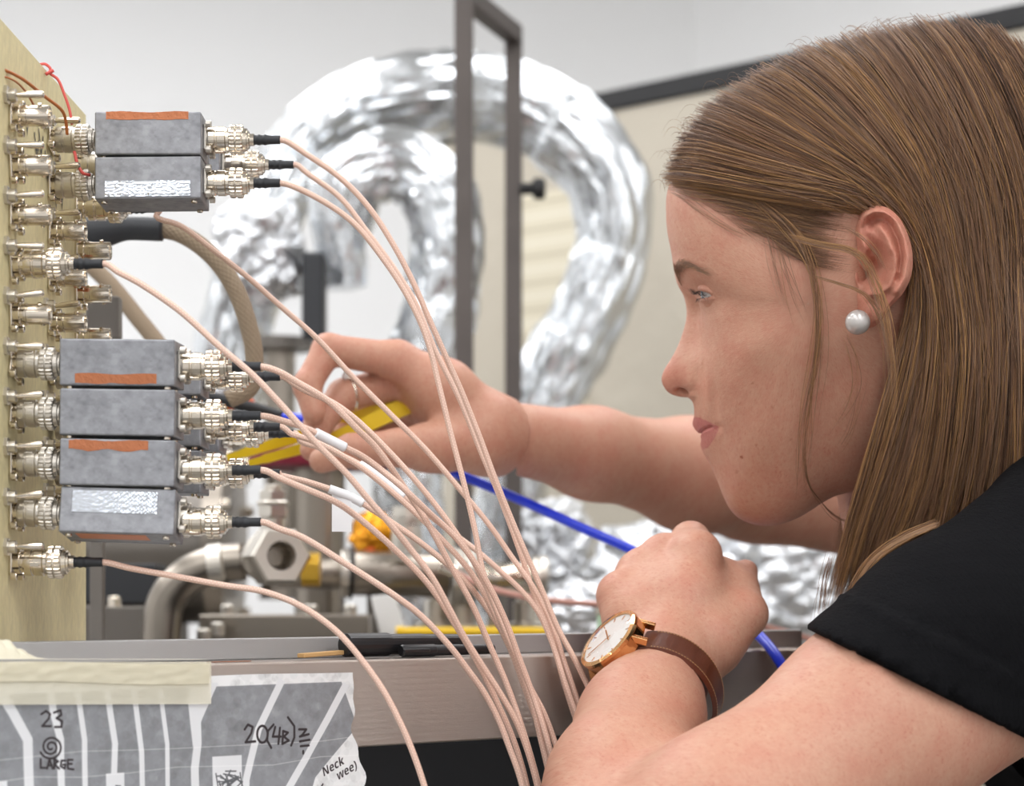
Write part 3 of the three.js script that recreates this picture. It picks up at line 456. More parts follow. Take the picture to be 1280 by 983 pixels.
{ // foil bundles
  const lump = (name, label, c, rx, ry, rz, amp, s, rot = 0) => { const g = new THREE.IcosahedronGeometry(1, 24), p = g.attributes.position, q = V(); for (let i = 0; i < p.count; i++) { q.fromBufferAttribute(p, i); const e = 3.2, k = 1 / Math.pow(Math.pow(Math.abs(q.x), e) + Math.pow(Math.abs(q.y), e) + Math.pow(Math.abs(q.z), e), 1 / e); q.multiplyScalar(k); q.set(q.x * rx, q.y * ry, q.z * rz); const f = crumple(s, amp)(0, 0, V(q.x + c.x, q.y + c.y, q.z + c.z)); q.multiplyScalar(1 + f / Math.max(0.02, q.length())); p.setXYZ(i, q.x, q.y, q.z); } g.rotateZ(rot); g.translate(c.x, c.y, c.z); const t = thing(name, label, 'foil bundle'); part('foil', toCreasedNormals((() => { const s = strip(g); s.deleteAttribute("normal"); s.deleteAttribute("uv"); const m = mergeVertices(s, 1e-5); m.computeVertexNormals(); return m; })(), 0.35), M.foilSoft, t); return t; };
  lump('foil_bundle', 'crumpled foil-wrapped valve hanging before the foot of the great arch', at(322, 315, 2.0), 0.042, 0.050, 0.04, 0.008, 40);
  lump('foil_bundle', 'wide foil blanket over hardware on the far table, beneath the forearm', at(905, 735, 2.0), 0.135, 0.07, 0.09, 0.011, 24);
  lump('foil_bundle', 'rounded foil bundle beside the blue cable on the far table', at(692, 690, 2.1), 0.038, 0.053, 0.05, 0.008, 36);
  lump('foil_bundle', 'low foil bundle next to the wrist watch on the far table', at(755, 768, 1.78), 0.055, 0.028, 0.045, 0.007, 40);
  const b = thing('valve_block', 'dark valve block below the crumpled foil-wrapped valve', 'valve');
  part('body', box(0.022, 0.085, 0.04, at(393, 372, 1.98).x, at(393, 372, 1.98).y, -1.98, 0.004), M.rubber, b);
  part('flange', alongAxis(turned([[0, 0.0001], [0, 0.034], [0.012, 0.034], [0.012, 0.0001]], 30), at(350, 424, 2.06), V(0, -1, 0)), M.steelDull, b);
  part('stem', alongAxis(turned([[0, 0.0001], [0, 0.016], [0.2, 0.016], [0.26, 0.022], [0.26, 0.0001]], 24), at(350, 434, 2.06), V(0, -1, 0)), M.steel, b);
}
{ // steel gantry
  const t = thing('steel_frame', 'bare grey steel frame of square tube standing before the arch', 'frame');
  const d1 = 1.89, d2 = 2.04, xl = (580 - CX) / F * d1, xr = (642 - CX) / F * d2, ty = EY + (HY - 46) / F * d2, s = 0.0178;
  const post = (x, d) => box(s, ty + s / 2 - TAB, s, x, (ty + s / 2 + TAB) / 2, -d, 0.0015);
  part('post', post(xl, d1), M.frameSteel, t); part('post', post(xr, d2), M.frameSteel, t);
  part('top_bar', bar(V(xl, ty, -d1 - s / 2), V(xr, ty, -d2 + s / 2), s, s, V(0, 1, 0), 0.0015), M.frameSteel, t);
  for (const [x, d] of [[xl, d1], [xr, d2]]) part('foot_plate', box(0.06, 0.006, 0.06, x, TAB + 0.003, -d, 0.001), M.frameSteel, t);
  const k = thing('clamp_knob', 'small black clamp knob on the far post of the steel frame', 'knob'); part('knob', alongAxis(turned([[0, 0.0001], [0, 0.006], [0.012, 0.006], [0.014, 0.011], [0.024, 0.011], [0.026, 0.008], [0.026, 0.0001]], 20), at(650, 236, 2.03), V(1, 0, 0)), M.black, k);
}
{ // braided hose with a black sleeve, and its twin behind
  const t = thing('braided_hose', 'thick tan braided hose with a black sleeve, curving down behind the boxes', 'hose');
  part('hose', sweep(ap([[190, 285], [225, 292], [262, 317], [292, 357], [310, 405], [318, 450], [312, 485], [285, 500]], 1.16), 0.0053, 90, 16), M.tan, t);
  part('sleeve', sweep(ap([[104, 292], [125, 290], [155, 286], [203, 287]], 1.155), (u) => 0.0098 - 0.0030 * smooth(0.15, 0.6, u), 30, 20), M.rubber, t, 'black heat-shrink sleeve');
  part('end_nut', alongAxis(turned([[0, 0.0001], [0, 0.0105], [0.006, 0.0105], [0.006, 0.0001]], 24), at(95, 293, 1.16), V(1, 0, 0)), M.nickelDull, t);
  const u = thing('braided_hose', 'second tan braided hose slanting down further behind the first', 'hose');
  part('hose', sweep(ap([[112, 330], [140, 358], [170, 395], [205, 440], [240, 500]], 1.3), 0.0056, 50, 14), M.tan, u);
  const b = thing('grey_bracket', 'grey sheet metal bracket beside the panel, behind the jacks', 'bracket');
  part('bracket_plate', box(0.02, 0.025, 0.012, at(130, 398, 1.2).x, at(130, 398, 1.2).y, -1.2, 0.001), M.steelDull, b); part('foot', box(0.008, 0.2, 0.008, at(122, 398, 1.2).x, at(122, 398, 1.2).y - 0.11, -1.2, 0.001), M.steelDull, b);
  const c = thing('copper_strap', 'small bright copper strap clipped to the rear edge of the panel', 'strap'); part('strap', box(0.008, 0.012, 0.003, at(98, 345, 1.05).x, at(98, 345, 1.05).y, -1.05, 0.0006), M.copperPink, c);
}
{ // pipe elbow, big hex fitting, side fitting
  const t = thing('pipe_elbow', 'satin steel pipe elbow rising from the table and bending over to the hex fitting', 'pipe');
  part('pipe', sweep(ap([[202, 835], [202, 790], [208, 752], [232, 722], [268, 706], [305, 702]], 1.42), 0.0135, 60, 28), M.steel, t);
  part('flange', alongAxis(turned([[0, 0.0001], [0, 0.024], [0.008, 0.024], [0.008, 0.0001]], 36), V(at(202, 835, 1.42).x, TAB - 0.0, -1.42).setY(at(202, 835, 1.42).y), V(0, 1, 0)), M.steelDull, t);
  part('collar', alongAxis(turned([[0, 0.013], [0, 0.0155], [0.01, 0.0155], [0.012, 0.0135]], 30), at(262, 708, 1.42), V(1, 0.12, 0)), M.nickelDull, t);
  const h = thing('hex_fitting', 'big stainless hex fitting with an open threaded bore', 'fitting');
  const c = at(352, 695, 1.32), ax = V(0.36, 0.02, 0.93);
  const hex = (r, L, off) => alongAxis(turned([[off, 0.0001], [off, r * 0.93], [off + 0.002, r, 1], [off + L - 0.002, r, 1], [off + L, r * 0.9, 1], [off + L, 0.0098], [off + L - 0.003, 0.0085], [off + L - 0.003, 0.0094], [off + L - 0.006, 0.0083], [off + L - 0.006, 0.0092], [off + L - 0.009, 0.0081], [off + L - 0.012, 0.0066], [off + L - 0.03, 0.0062], [off + L - 0.032, 0.0042], [off + L - 0.058, 0.0042], [off + L - 0.058, 0.0001]], 60, (th) => 0.87 / Math.cos(((th + Math.PI / 6) % (Math.PI / 3)) - Math.PI / 6)), c, ax);
  part('hex_nut', hex(0.0205, 0.028, -0.028), M.nickelDull, h);
  part('neck', alongAxis(turned([[0, 0.0001], [0, 0.0145], [0.026, 0.0145], [0.03, 0.017], [0.034, 0.017], [0.034, 0.0001]], 30), c.clone().addScaledVector(ax, -0.058), ax), M.steel, h);
  part('brass_nut', alongAxis(turned([[0, 0.0001], [0, 0.012], [0.012, 0.012], [0.012, 0.0001]], 24), at(378, 712, 1.34), V(1, 0, 0)), M.brass, h, 'brass nut');
  const f = thing('tube_fitting', 'upright tube fitting of stacked nuts above the hex fitting', 'fitting');
  const b = at(341, 668, 1.4), hx = (th) => 0.9 / Math.cos(((th + Math.PI / 6) % (Math.PI / 3)) - Math.PI / 6);
  const seg = (name, y, r, L, m) => part(name, alongAxis(turned([[y, 0.0001], [y, r * 0.92], [y + 0.001, r, m], [y + L - 0.001, r, m], [y + L, r * 0.92], [y + L, 0.0001]], 36, hx), b, V(0, 1, 0)), M.nickelDull, f);
  seg('stem', -0.03, 0.009, 0.042, 0); seg('nut', 0.012, 0.0105, 0.008, 1); seg('washer', 0.0202, 0.0115, 0.003, 0); seg('nut', 0.0236, 0.0095, 0.007, 1); seg('tip', 0.0306, 0.006, 0.004, 0);
  const g2 = thing('tube_fitting', 'small shiny tube fitting of stacked nuts behind the cables', 'fitting');
  const b2 = at(508, 690, 1.6); for (const [y, r, L, m] of [[0, 0.013, 0.012, 0], [0.012, 0.0125, 0.009, 1], [0.022, 0.014, 0.004, 0], [0.027, 0.012, 0.009, 1]]) part(m ? 'nut' : 'washer', alongAxis(turned([[y, 0.0001], [y, r], [y + L, r, m], [y + L, 0.0001]], 36, hx), b2, V(0, 1, 0)), M.nickelDull, g2);
}
{ // horizontal manifold, chamber, plates
  const t = thing('manifold', 'horizontal stainless manifold with flanges and a black cable tie', 'manifold'), d = 1.62, ax = V(1, -0.03, -0.12).normalize(), o = at(392, 715, d);
  const P = (name, x, L, r, mat = M.steel) => part(name, alongAxis(turned([[x, 0.0001], [x, r * 0.97], [x + 0.001, r], [x + L - 0.001, r], [x + L, r * 0.97], [x + L, 0.0001]], 40), o, ax), mat, t);
  P('tube', -0.03, 0.06, 0.014); P('flange', 0.022, 0.008, 0.02, M.nickelDull); P('body', 0.03, 0.08, 0.0185); P('flange', 0.112, 0.009, 0.024, M.nickelDull); P('flange', 0.122, 0.009, 0.024, M.nickelDull); P('tube', 0.131, 0.05, 0.0125, M.nickel); P('flange', 0.178, 0.012, 0.019, M.nickelDull);
  part('cable_tie', alongAxis(turned([[0.0285, 0.0195], [0.0285, 0.0215], [0.0315, 0.0215], [0.0315, 0.0195]], 30), o, ax), M.black, t, 'black cable tie');
  for (const [x, z] of [[0.05, -0.0], [0.15, 0]]) part('foot', box(0.014, 0.06, 0.02, o.x + x, o.y - 0.045, o.z - 0.01, 0.002), M.steelDull, t);
  const c = thing('vacuum_chamber', 'large dull steel chamber low behind the hex fitting', 'chamber');
  const cc = at(150, 672, 1.97); part('body', alongAxis(turned([[-0.11, 0.0001], [-0.11, 0.085], [0.11, 0.085], [0.11, 0.0001]], 60), cc, V(1, 0, 0)), M.steelDull, c);
  for (const x of [-0.11, 0.095]) part('flange', alongAxis(turned([[x, 0.0001], [x, 0.1], [x + 0.018, 0.1], [x + 0.018, 0.0001]], 60), cc, V(1, 0, 0)), M.steel, c);
  part('saddle', box(0.12, 0.06, 0.1, cc.x, TAB + 0.0301, cc.z, 0.003), M.steelDull, c); for (let i = 0; i < 10; i++) { const a = i / 10 * 6.2832, s = SCREW.clone().scale(3, 3, 3); s.translate(0.113, 0.093 * Math.cos(a), 0.093 * Math.sin(a)); part('bolt', s.translate(cc.x, cc.y, cc.z), M.nickel, c); }
  const p = thing('base_plate', 'thick grey machined plate with cap bolts just behind the ledge', 'plate');
  const pc = at(360, 786, 1.56); part('plate', box(0.13, 0.022, 0.06, pc.x, pc.y, pc.z, 0.0015), M.steel, p);
  for (const x of [-0.045, 0.02, 0.05]) { const s = SCREW.clone().scale(3, 2.6, 2.6); s.rotateZ(Math.PI / 2); part('bolt', s.translate(pc.x + x, pc.y + 0.011, pc.z + 0.015), M.nickelDull, p); }
  const q = thing('base_plate', 'second grey plate with one cap bolt, beside the panel foot', 'plate');
  const qc = at(150, 780, 1.5); part('plate', box(0.07, 0.05, 0.08, qc.x, qc.y - 0.012, qc.z, 0.0015), M.steelDull, q); part('block', box(0.055, 0.03, 0.05, qc.x - 0.0, qc.y + 0.03, qc.z - 0.02, 0.0015), M.rubber, q);
  { const s = SCREW.clone().scale(3, 2.6, 2.6); s.rotateZ(Math.PI / 2); part('bolt', s.translate(qc.x + 0.002, qc.y + 0.013, qc.z + 0.03), M.nickel, q); }
  for (const [x, y, lb] of [[255, 790, 'dull steel bolt head at the foot of the pipe elbow, lower of two'], [272, 782, 'dull steel bolt head beside the pipe elbow, slightly higher of two']]) { const bo = thing('cap_bolt', lb, 'bolt'); const s = SCREW.clone().scale(4, 3, 3); s.rotateZ(Math.PI / 2); const w = at(x, y, 1.5); part('head', s.translate(w.x, w.y - 0.008, w.z), M.nickelDull, bo); }
  const k = thing('kapton_cover', 'shiny amber film wrapped round a feedthrough above the manifold', 'film wrap');
  { const g = new THREE.IcosahedronGeometry(1, 10), pp = g.attributes.position, v = V(), cen = at(466, 668, 1.66); for (let i = 0; i < pp.count; i++) { v.fromBufferAttribute(pp, i); const f = 1 + 0.35 * Math.abs(perlin.noise(v.x * 2.2, v.y * 2.2, v.z * 2.2 + 4)); pp.setXYZ(i, v.x * 0.0175 * f + cen.x, v.y * 0.019 * f + cen.y, v.z * 0.017 * f + cen.z); } part('film', toCreasedNormals(g, 0.2), M.gold, k); part('stem', alongAxis(turned([[0, 0.0001], [0, 0.008], [0.03, 0.008], [0.03, 0.0001]], 20), V(cen.x, cen.y - 0.035, cen.z), V(0, 1, 0)), M.brass, k); part('tab', box(0.012, 0.014, 0.004, cen.x - 0.004, cen.y - 0.018, cen.z + 0.012, 0.001), M.orange, k, 'orange tab'); }
  const r = thing('flange_cover', 'dark crimson round cover plate behind the yellow tweezers', 'cover');
  part('disc', alongAxis(turned([[0, 0.0001], [0, 0.06], [0.003, 0.062], [0.014, 0.062], [0.016, 0.06], [0.016, 0.0001]], 60), at(400, 586, 1.74), V(0, 1, 0)), M.crimson, r); part('post', alongAxis(turned([[0, 0.0001], [0, 0.022], [0.16, 0.022], [0.16, 0.0001]], 40), at(400, 586, 1.74).add(V(0, -0.16, 0)), V(0, 1, 0)), M.steel, r);
  const l = thing('valve_lever', 'white valve lever plate with a bolt hole, behind the cables', 'lever');
  const lc = at(484, 772, 1.58); const sh = new THREE.Shape(); sh.moveTo(-0.012, 0.016); sh.lineTo(0.006, 0.018); sh.lineTo(0.016, -0.018); sh.lineTo(-0.004, -0.018); sh.closePath(); const ho = new THREE.Path(); ho.absarc(0.004, -0.006, 0.0035, 0, 7); sh.holes.push(ho);
  part('plate', new THREE.ExtrudeGeometry(sh, { depth: 0.004, bevelEnabled: true, bevelSize: 0.0006, bevelThickness: 0.0006, bevelSegments: 1 }).translate(lc.x, lc.y, lc.z), M.white, l); part('boss', alongAxis(turned([[0, 0.0001], [0, 0.01], [0.012, 0.01], [0.012, 0.0001]], 24), lc.clone().add(V(0.006, -0.03, -0.006)), V(0, 1, 0)), M.yellowRod, l, 'yellow boss');
  const y = thing('yellow_rod', 'yellow rod lying across the table beyond the ledge', 'rod'); part('rod', sweep(ap([[500, 791], [690, 791]], 1.55), 0.0042, 10, 14), M.yellowRod, y); for (const px of [500, 690]) part('end_cap', alongAxis(turned([[-0.003, 0.0001], [-0.003, 0.0047], [0.003, 0.0047], [0.003, 0.0001]], 14), at(px, 791, 1.55), V(1, 0, 0)), M.yellowRod, y);
  const yh = thing('rod_stand', 'clear square stand holding the yellow rod', 'stand'); part('stand_block', box(0.012, 0.05, 0.012, at(618, 805, 1.55).x, at(618, 808, 1.55).y - 0.0, -1.575, 0.001), M.steel, yh); part('stand_foot', box(0.03, 0.006, 0.03, at(618, 805, 1.55).x, at(618, 808, 1.55).y - 0.028, -1.575, 0.001), M.steel, yh);
  for (const [px, py, r, lb] of [[545, 765, 0.018, 'bright bolted flange beneath the manifold, next to the white lever'], [580, 772, 0.02, 'bright bolted flange beneath the manifold, widest of three'], [655, 768, 0.015, 'bright bolted flange beneath the manifold end, smallest of three']]) { const cc2 = thing('shiny_flange', lb, 'flange'); const w = at(px, py, 1.66); part('disc', alongAxis(turned([[0, 0.0001], [0, r], [0.012, r], [0.014, r * 0.6], [0.03, r * 0.6], [0.03, 0.0001]], 30), w.clone().add(V(0, -0.02, 0)), V(0, 1, 0)), M.nickelDull, cc2); part('bolt', SCREW.clone().scale(3, 3, 3).rotateZ(Math.PI / 2).translate(w.x, w.y + 0.01, w.z), M.nickel, cc2); }
  const gb = thing('green_bolt_stack', 'pale green standoff with a silver bolt near the wrist', 'standoff'); { const w = at(757, 775, 1.5); part('standoff', alongAxis(turned([[0, 0.0001], [0, 0.0065], [0.03, 0.0065], [0.03, 0.0001]], 18), w.clone().add(V(0, -0.026, 0)), V(0, 1, 0)), std({ color: '#b9d3b4', roughness: 0.5 }), gb); part('bolt', alongAxis(turned([[0, 0.0001], [0, 0.0075], [0.009, 0.0075], [0.011, 0.005], [0.011, 0.0001]], 18), w.clone().add(V(0, 0.004, 0)), V(0, 1, 0)), M.nickel, gb); }
  // cables and tubes
  const pt = thing('pink_tube', 'thin pink cable sagging across the far table behind the wrist', 'cable'); part('tube', sweep(ap([[560, 712], [610, 735], [680, 750], [760, 757], [850, 765], [940, 780], [1015, 800], [1100, 830]], 1.42), 0.0023, 80, 10), M.pinkTube, pt); part('connector', alongAxis(turned([[0, 0.0001], [0, 0.004], [0.012, 0.004], [0.012, 0.0001]], 16), at(550, 708, 1.42), V(1, -0.4, 0)), M.nickel, pt);
  const bc = thing('blue_cable', 'bright blue cable running under the forearm and behind the watch hand', 'cable'); part('cable', sweep(ap([[350, 521, 1.33], [385, 525, 1.32], [440, 545, 1.32], [520, 575, 1.31], [580, 596, 1.3], [650, 625, 1.28], [720, 657, 1.26], [800, 693, 1.24], [870, 735, 1.215], [935, 783, 1.165], [965, 813, 1.13], [990, 853, 1.115], [1020, 905, 1.10]]), 0.0031, 140, 14), M.blueCable, bc); part('cable_end', sweep(ap([[252, 495, 1.32], [300, 506, 1.32], [352, 521, 1.33]]), 0.0042, 20, 14), M.black, bc, 'black cable end');
  const oc = thing('orange_clip', 'small orange clip beside the black end of the blue cable', 'clip'); { const w = at(303, 505, 1.36); part('clip', box(0.016, 0.006, 0.008, w.x, w.y, w.z, 0.0012), M.orange, oc); part('jaw', box(0.006, 0.009, 0.006, w.x - 0.009, w.y, w.z, 0.001), M.orange, oc); }
}
// ---------- the woman: head ----------
const EYE0 = V(0, EY, 0), HD = 1.08, H0 = at(1010, 380, HD);
const hz = H0.clone().sub(EYE0).normalize().negate(), hx = V(hz.z, 0, -hz.x).normalize(), hy = hz.clone().cross(hx);
const HB = H0.clone().sub(EYE0).dot(hz);
const toLocal = (px, py, z = 0) => { const r = at(px, py, 1).sub(EYE0), s = (z + HB) / r.dot(hz), p = r.multiplyScalar(s).add(EYE0).sub(H0); return [p.dot(hx), p.dot(hy)]; };
const fromLocal = (x, y, z) => H0.clone().addScaledVector(hx, x).addScaledVector(hy, y).addScaledVector(hz, z);
const toPix = (p) => [CX + F * p.x / -p.z, HY - F * (p.y - EY) / -p.z];
const pixAt = (px, py, z) => { const [x, y] = toLocal(px, py, z); return fromLocal(x, y, z); };
function contour(pts) {                                          // closed outline in pixels -> radius as a function of angle about the head's centre
  const q = pts.map(([a, b]) => { const [x, y] = toLocal(a, b); return [Math.atan2(y, x), Math.hypot(x, y)]; }).sort((a, b) => a[0] - b[0]);
  const n = q.length, A = (i) => q[((i % n) + n) % n][0] + Math.floor(i / n) * 2 * Math.PI, R = (i) => q[((i % n) + n) % n][1];
  const S = (i) => { const d0 = (R(i) - R(i - 1)) / (A(i) - A(i - 1)), d1 = (R(i + 1) - R(i)) / (A(i + 1) - A(i)), h0 = A(i) - A(i - 1), h1 = A(i + 1) - A(i); return (d0 * h1 + d1 * h0) / (h0 + h1); };
  const sl = []; for (let i = 0; i < n; i++) sl.push(S(i)); const SS = (i) => sl[((i % n) + n) % n];
  return (phi) => {
    let a = Math.atan2(Math.sin(phi), Math.cos(phi)), i = -1; if (a < q[0][0]) a += 2 * Math.PI;
    while (i + 1 < n && q[i + 1][0] <= a) i++;
    const h = A(i + 1) - A(i), t = (a - A(i)) / h, t2 = t * t, t3 = t2 * t;
    return (2 * t3 - 3 * t2 + 1) * R(i) + (t3 - 2 * t2 + t) * h * SS(i) + (-2 * t3 + 3 * t2) * R(i + 1) + (t3 - t2) * h * SS(i + 1);
  };
}
const BACK = [[1039, 622], [1075, 612], [1125, 590], [1180, 520], [1225, 430], [1248, 330], [1248, 230], [1222, 150], [1172, 88], [1108, 62], [1040, 72], [972, 100], [914, 138], [874, 176], [850, 210]];
const PROFILE = [[835, 238], [833, 270], [835, 293], [839, 312], [842, 327], [843.5, 342], [848, 358], [854, 369], [857.5, 382], [858, 397], [854, 414], [847, 433], [838, 450], [830, 463], [827, 473], [830, 484], [839, 493], [851, 496.5], [861, 497.5], [866.5, 501], [868.5, 508], [868.3, 516], [866.8, 522], [865.6, 528], [867.6, 535], [873.5, 541.5], [877.6, 544.6], [876.8, 549], [875.8, 554], [877, 561], [880.5, 569], [886.5, 579], [892.5, 591], [898.4, 605.6], [904, 619.7], [911, 634], [921, 645.5], [936, 653.5], [955, 656.8], [974, 655.5], [991, 650], [1011, 639.5], [1025, 630]];
const BASE = [[835, 238], [833, 270], [835, 293], [839, 312], [843, 327], [849, 342], [857, 358], [866, 372], [872, 386], [875, 405], [876.5, 425], [876, 450], [873, 475], [870.5, 495], [870, 512], [872, 530], [877, 548], [881, 562], [886, 574], [890, 584], [894, 594], [898.4, 605.6], [904, 619.7], [911, 634], [921, 645.5], [936, 653.5], [955, 656.8], [974, 655.5], [991, 650], [1011, 639.5], [1025, 630]];
const RP = contour([...PROFILE, ...BACK]), RB = contour([...BASE, ...BACK]);
const softTable = (f) => { const n = 1440, raw = [], out = []; for (let i = 0; i < n; i++) raw.push(f(i / n * 2 * Math.PI)); for (let i = 0; i < n; i++) { let s = 0, w = 0; for (let k = -28; k <= 28; k++) { const q = Math.exp(-((k / 14) ** 2)); s += q * raw[(i + k + n) % n]; w += q; } out.push(s / w); } return (phi) => { const u = ((phi / (2 * Math.PI)) % 1 + 1) % 1 * n, i = Math.floor(u), t = u - i; return lerp(out[i % n], out[(i + 1) % n], t); }; };
const RPS = softTable((p) => RP(p) - RB(p));                      // the face's relief, rounder away from the profile line
const WID = [[880, 270, 0.064], [930, 300, 0.066], [950, 410, 0.0655], [905, 430, 0.064], [1010, 380, 0.069], [1090, 330, 0.072], [1100, 180, 0.077], [980, 180, 0.070], [1200, 300, 0.074], [930, 500, 0.060], [890, 540, 0.050], [1010, 540, 0.0615], [1060, 560, 0.060], [940, 620, 0.044], [1000, 630, 0.052], [1120, 500, 0.064], [1180, 480, 0.062], [860, 330, 0.064]].map(([a, b, w]) => [...toLocal(a, b), w]);
const width = (x, y) => { let s = 0, w = 0; for (const [a, b, k] of WID) { const d = (x - a) ** 2 + (y - b) ** 2, q = Math.exp(-d / 0.0009) + 1e-9 / (d + 0.001); s += k * q; w += q; } return s / w; };
const deg = Math.PI / 180;
const expo = (phi) => { const a = ((phi / deg) + 360) % 360; return 2.15 + 0.2 * smooth(150, 195, a) * (1 - smooth(205, 225, a)) - 0.22 * smooth(212, 228, a) * (1 - smooth(240, 258, a)) + 0.25 * smooth(250, 268, a) * (1 - smooth(272, 300, a)); };
const sigma = (py) => { const K = [[300, 0.03], [350, 0.014], [375, 0.0095], [400, 0.0088], [430, 0.0102], [455, 0.0125], [478, 0.0148], [492, 0.0135], [500, 0.011], [508, 0.016], [525, 0.021], [545, 0.0235], [565, 0.021], [590, 0.022], [660, 0.03]]; for (let i = 1; i < K.length; i++) if (py < K[i][0]) return lerp(K[i - 1][1], K[i][1], clamp((py - K[i - 1][0]) / (K[i][0] - K[i - 1][0]))); return 0.03; };
const SIG = softTable((p) => { const r = RP(p); return sigma(toPix(fromLocal(r * Math.cos(p), r * Math.sin(p), 0))[1]); });
function headPoint(phi, t, grow = 0) {
  const n = lerp(2.15, expo(phi), smooth(0.55, 0.95, Math.sin(t))), sn = Math.pow(Math.max(0, Math.sin(t)), 2 / n), cs = Math.pow(Math.max(0, Math.cos(t)), 2 / n), c = Math.cos(phi), s = Math.sin(phi);
  const rb = RB(phi) + grow, bx = rb * sn * c, by = rb * sn * s, z = (width(bx, by) + grow) * cs;
  const rp = RP(phi), sg = SIG(phi);
  const isFace = Math.abs(rp + 1e-9 - RB(phi)) > 1e-6 ? lerp(rp - RB(phi), RPS(phi), smooth(0.001, 0.009, z)) * Math.exp(-Math.pow(z / sg, 2.3)) : 0;
  const r = rb * sn + isFace; return [r * c, r * s, z];
}
const EYEC = [...toLocal(903.5, 364, 0.0305), 0.0305], EYER = 0.0119;
// features pushed along the surface normal: [px, py, rx, ry, z, rz, metres]
const FEAT = [
  [886, 359, 20, 10, 0.031, 0.012, -0.0040], [872, 378, 9, 20, 0.014, 0.007, -0.0022], [862, 332, 30, 10, 0.022, 0.016, 0.0012], [905, 372, 18, 14, 0.042, 0.014, -0.0018],
  [866, 478, 12, 14, 0.0135, 0.0095, 0.0025], [881.5, 478, 3.6, 18, 0.018, 0.007, -0.0030], [852, 491, 7.5, 4.2, 0.0066, 0.0034, -0.0085], [864, 494, 8, 4, 0.0125, 0.004, 0.0014], [1104, 335, 20, 36, 0.07, 0.03, -0.020],
  [898.5, 535, 6, 6, 0.0245, 0.007, -0.0022], [905, 545, 10, 14, 0.028, 0.01, -0.0006], [940, 430, 36, 26, 0.05, 0.02, 0.0016], [893, 505, 6, 26, 0.028, 0.012, -0.0010],
  [868, 514, 5, 9, 0, 0.0035, -0.0010], [925, 560, 40, 40, 0.045, 0.02, 0.0010],
];
const inPoly = (pts, x, y) => { let c = false; for (let i = 0, j = pts.length - 1; i < pts.length; j = i++) { const [a, b] = pts[i], [d, e] = pts[j]; if ((b > y) !== (e > y) && x < (d - a) * (y - b) / (e - b) + a) c = !c; } return c; };
const LIP_U = [[860, 521.5], [866, 521.5], [874, 522], [886, 527.5], [899, 534.5], [890, 540], [879, 545.5], [864, 546]], LIP_L = [[864, 545], [879, 545], [890, 540], [899, 535], [893, 549], [885, 560], [877, 563], [864, 560]];
const SKIN = new THREE.Color('#c3967f'), ROSE = new THREE.Color('#ba7462'), LIP = new THREE.Color('#b26a66'), MOLE = new THREE.Color('#96583c'), EARC = new THREE.Color('#cd8573');
function skinAt(p, q, zz, out) {                                 // blotches, lips, moles: colours of the skin itself
  const n = fbm(p.x * 60, p.y * 60, p.z * 60, 4), m = fbm(p.x * 420 + 9, p.y * 420, p.z * 420, 3);
  out.copy(SKIN).lerp(ROSE, clamp(0.12 + 0.6 * n + 0.4 * m, 0, 0.65)); return out;
}
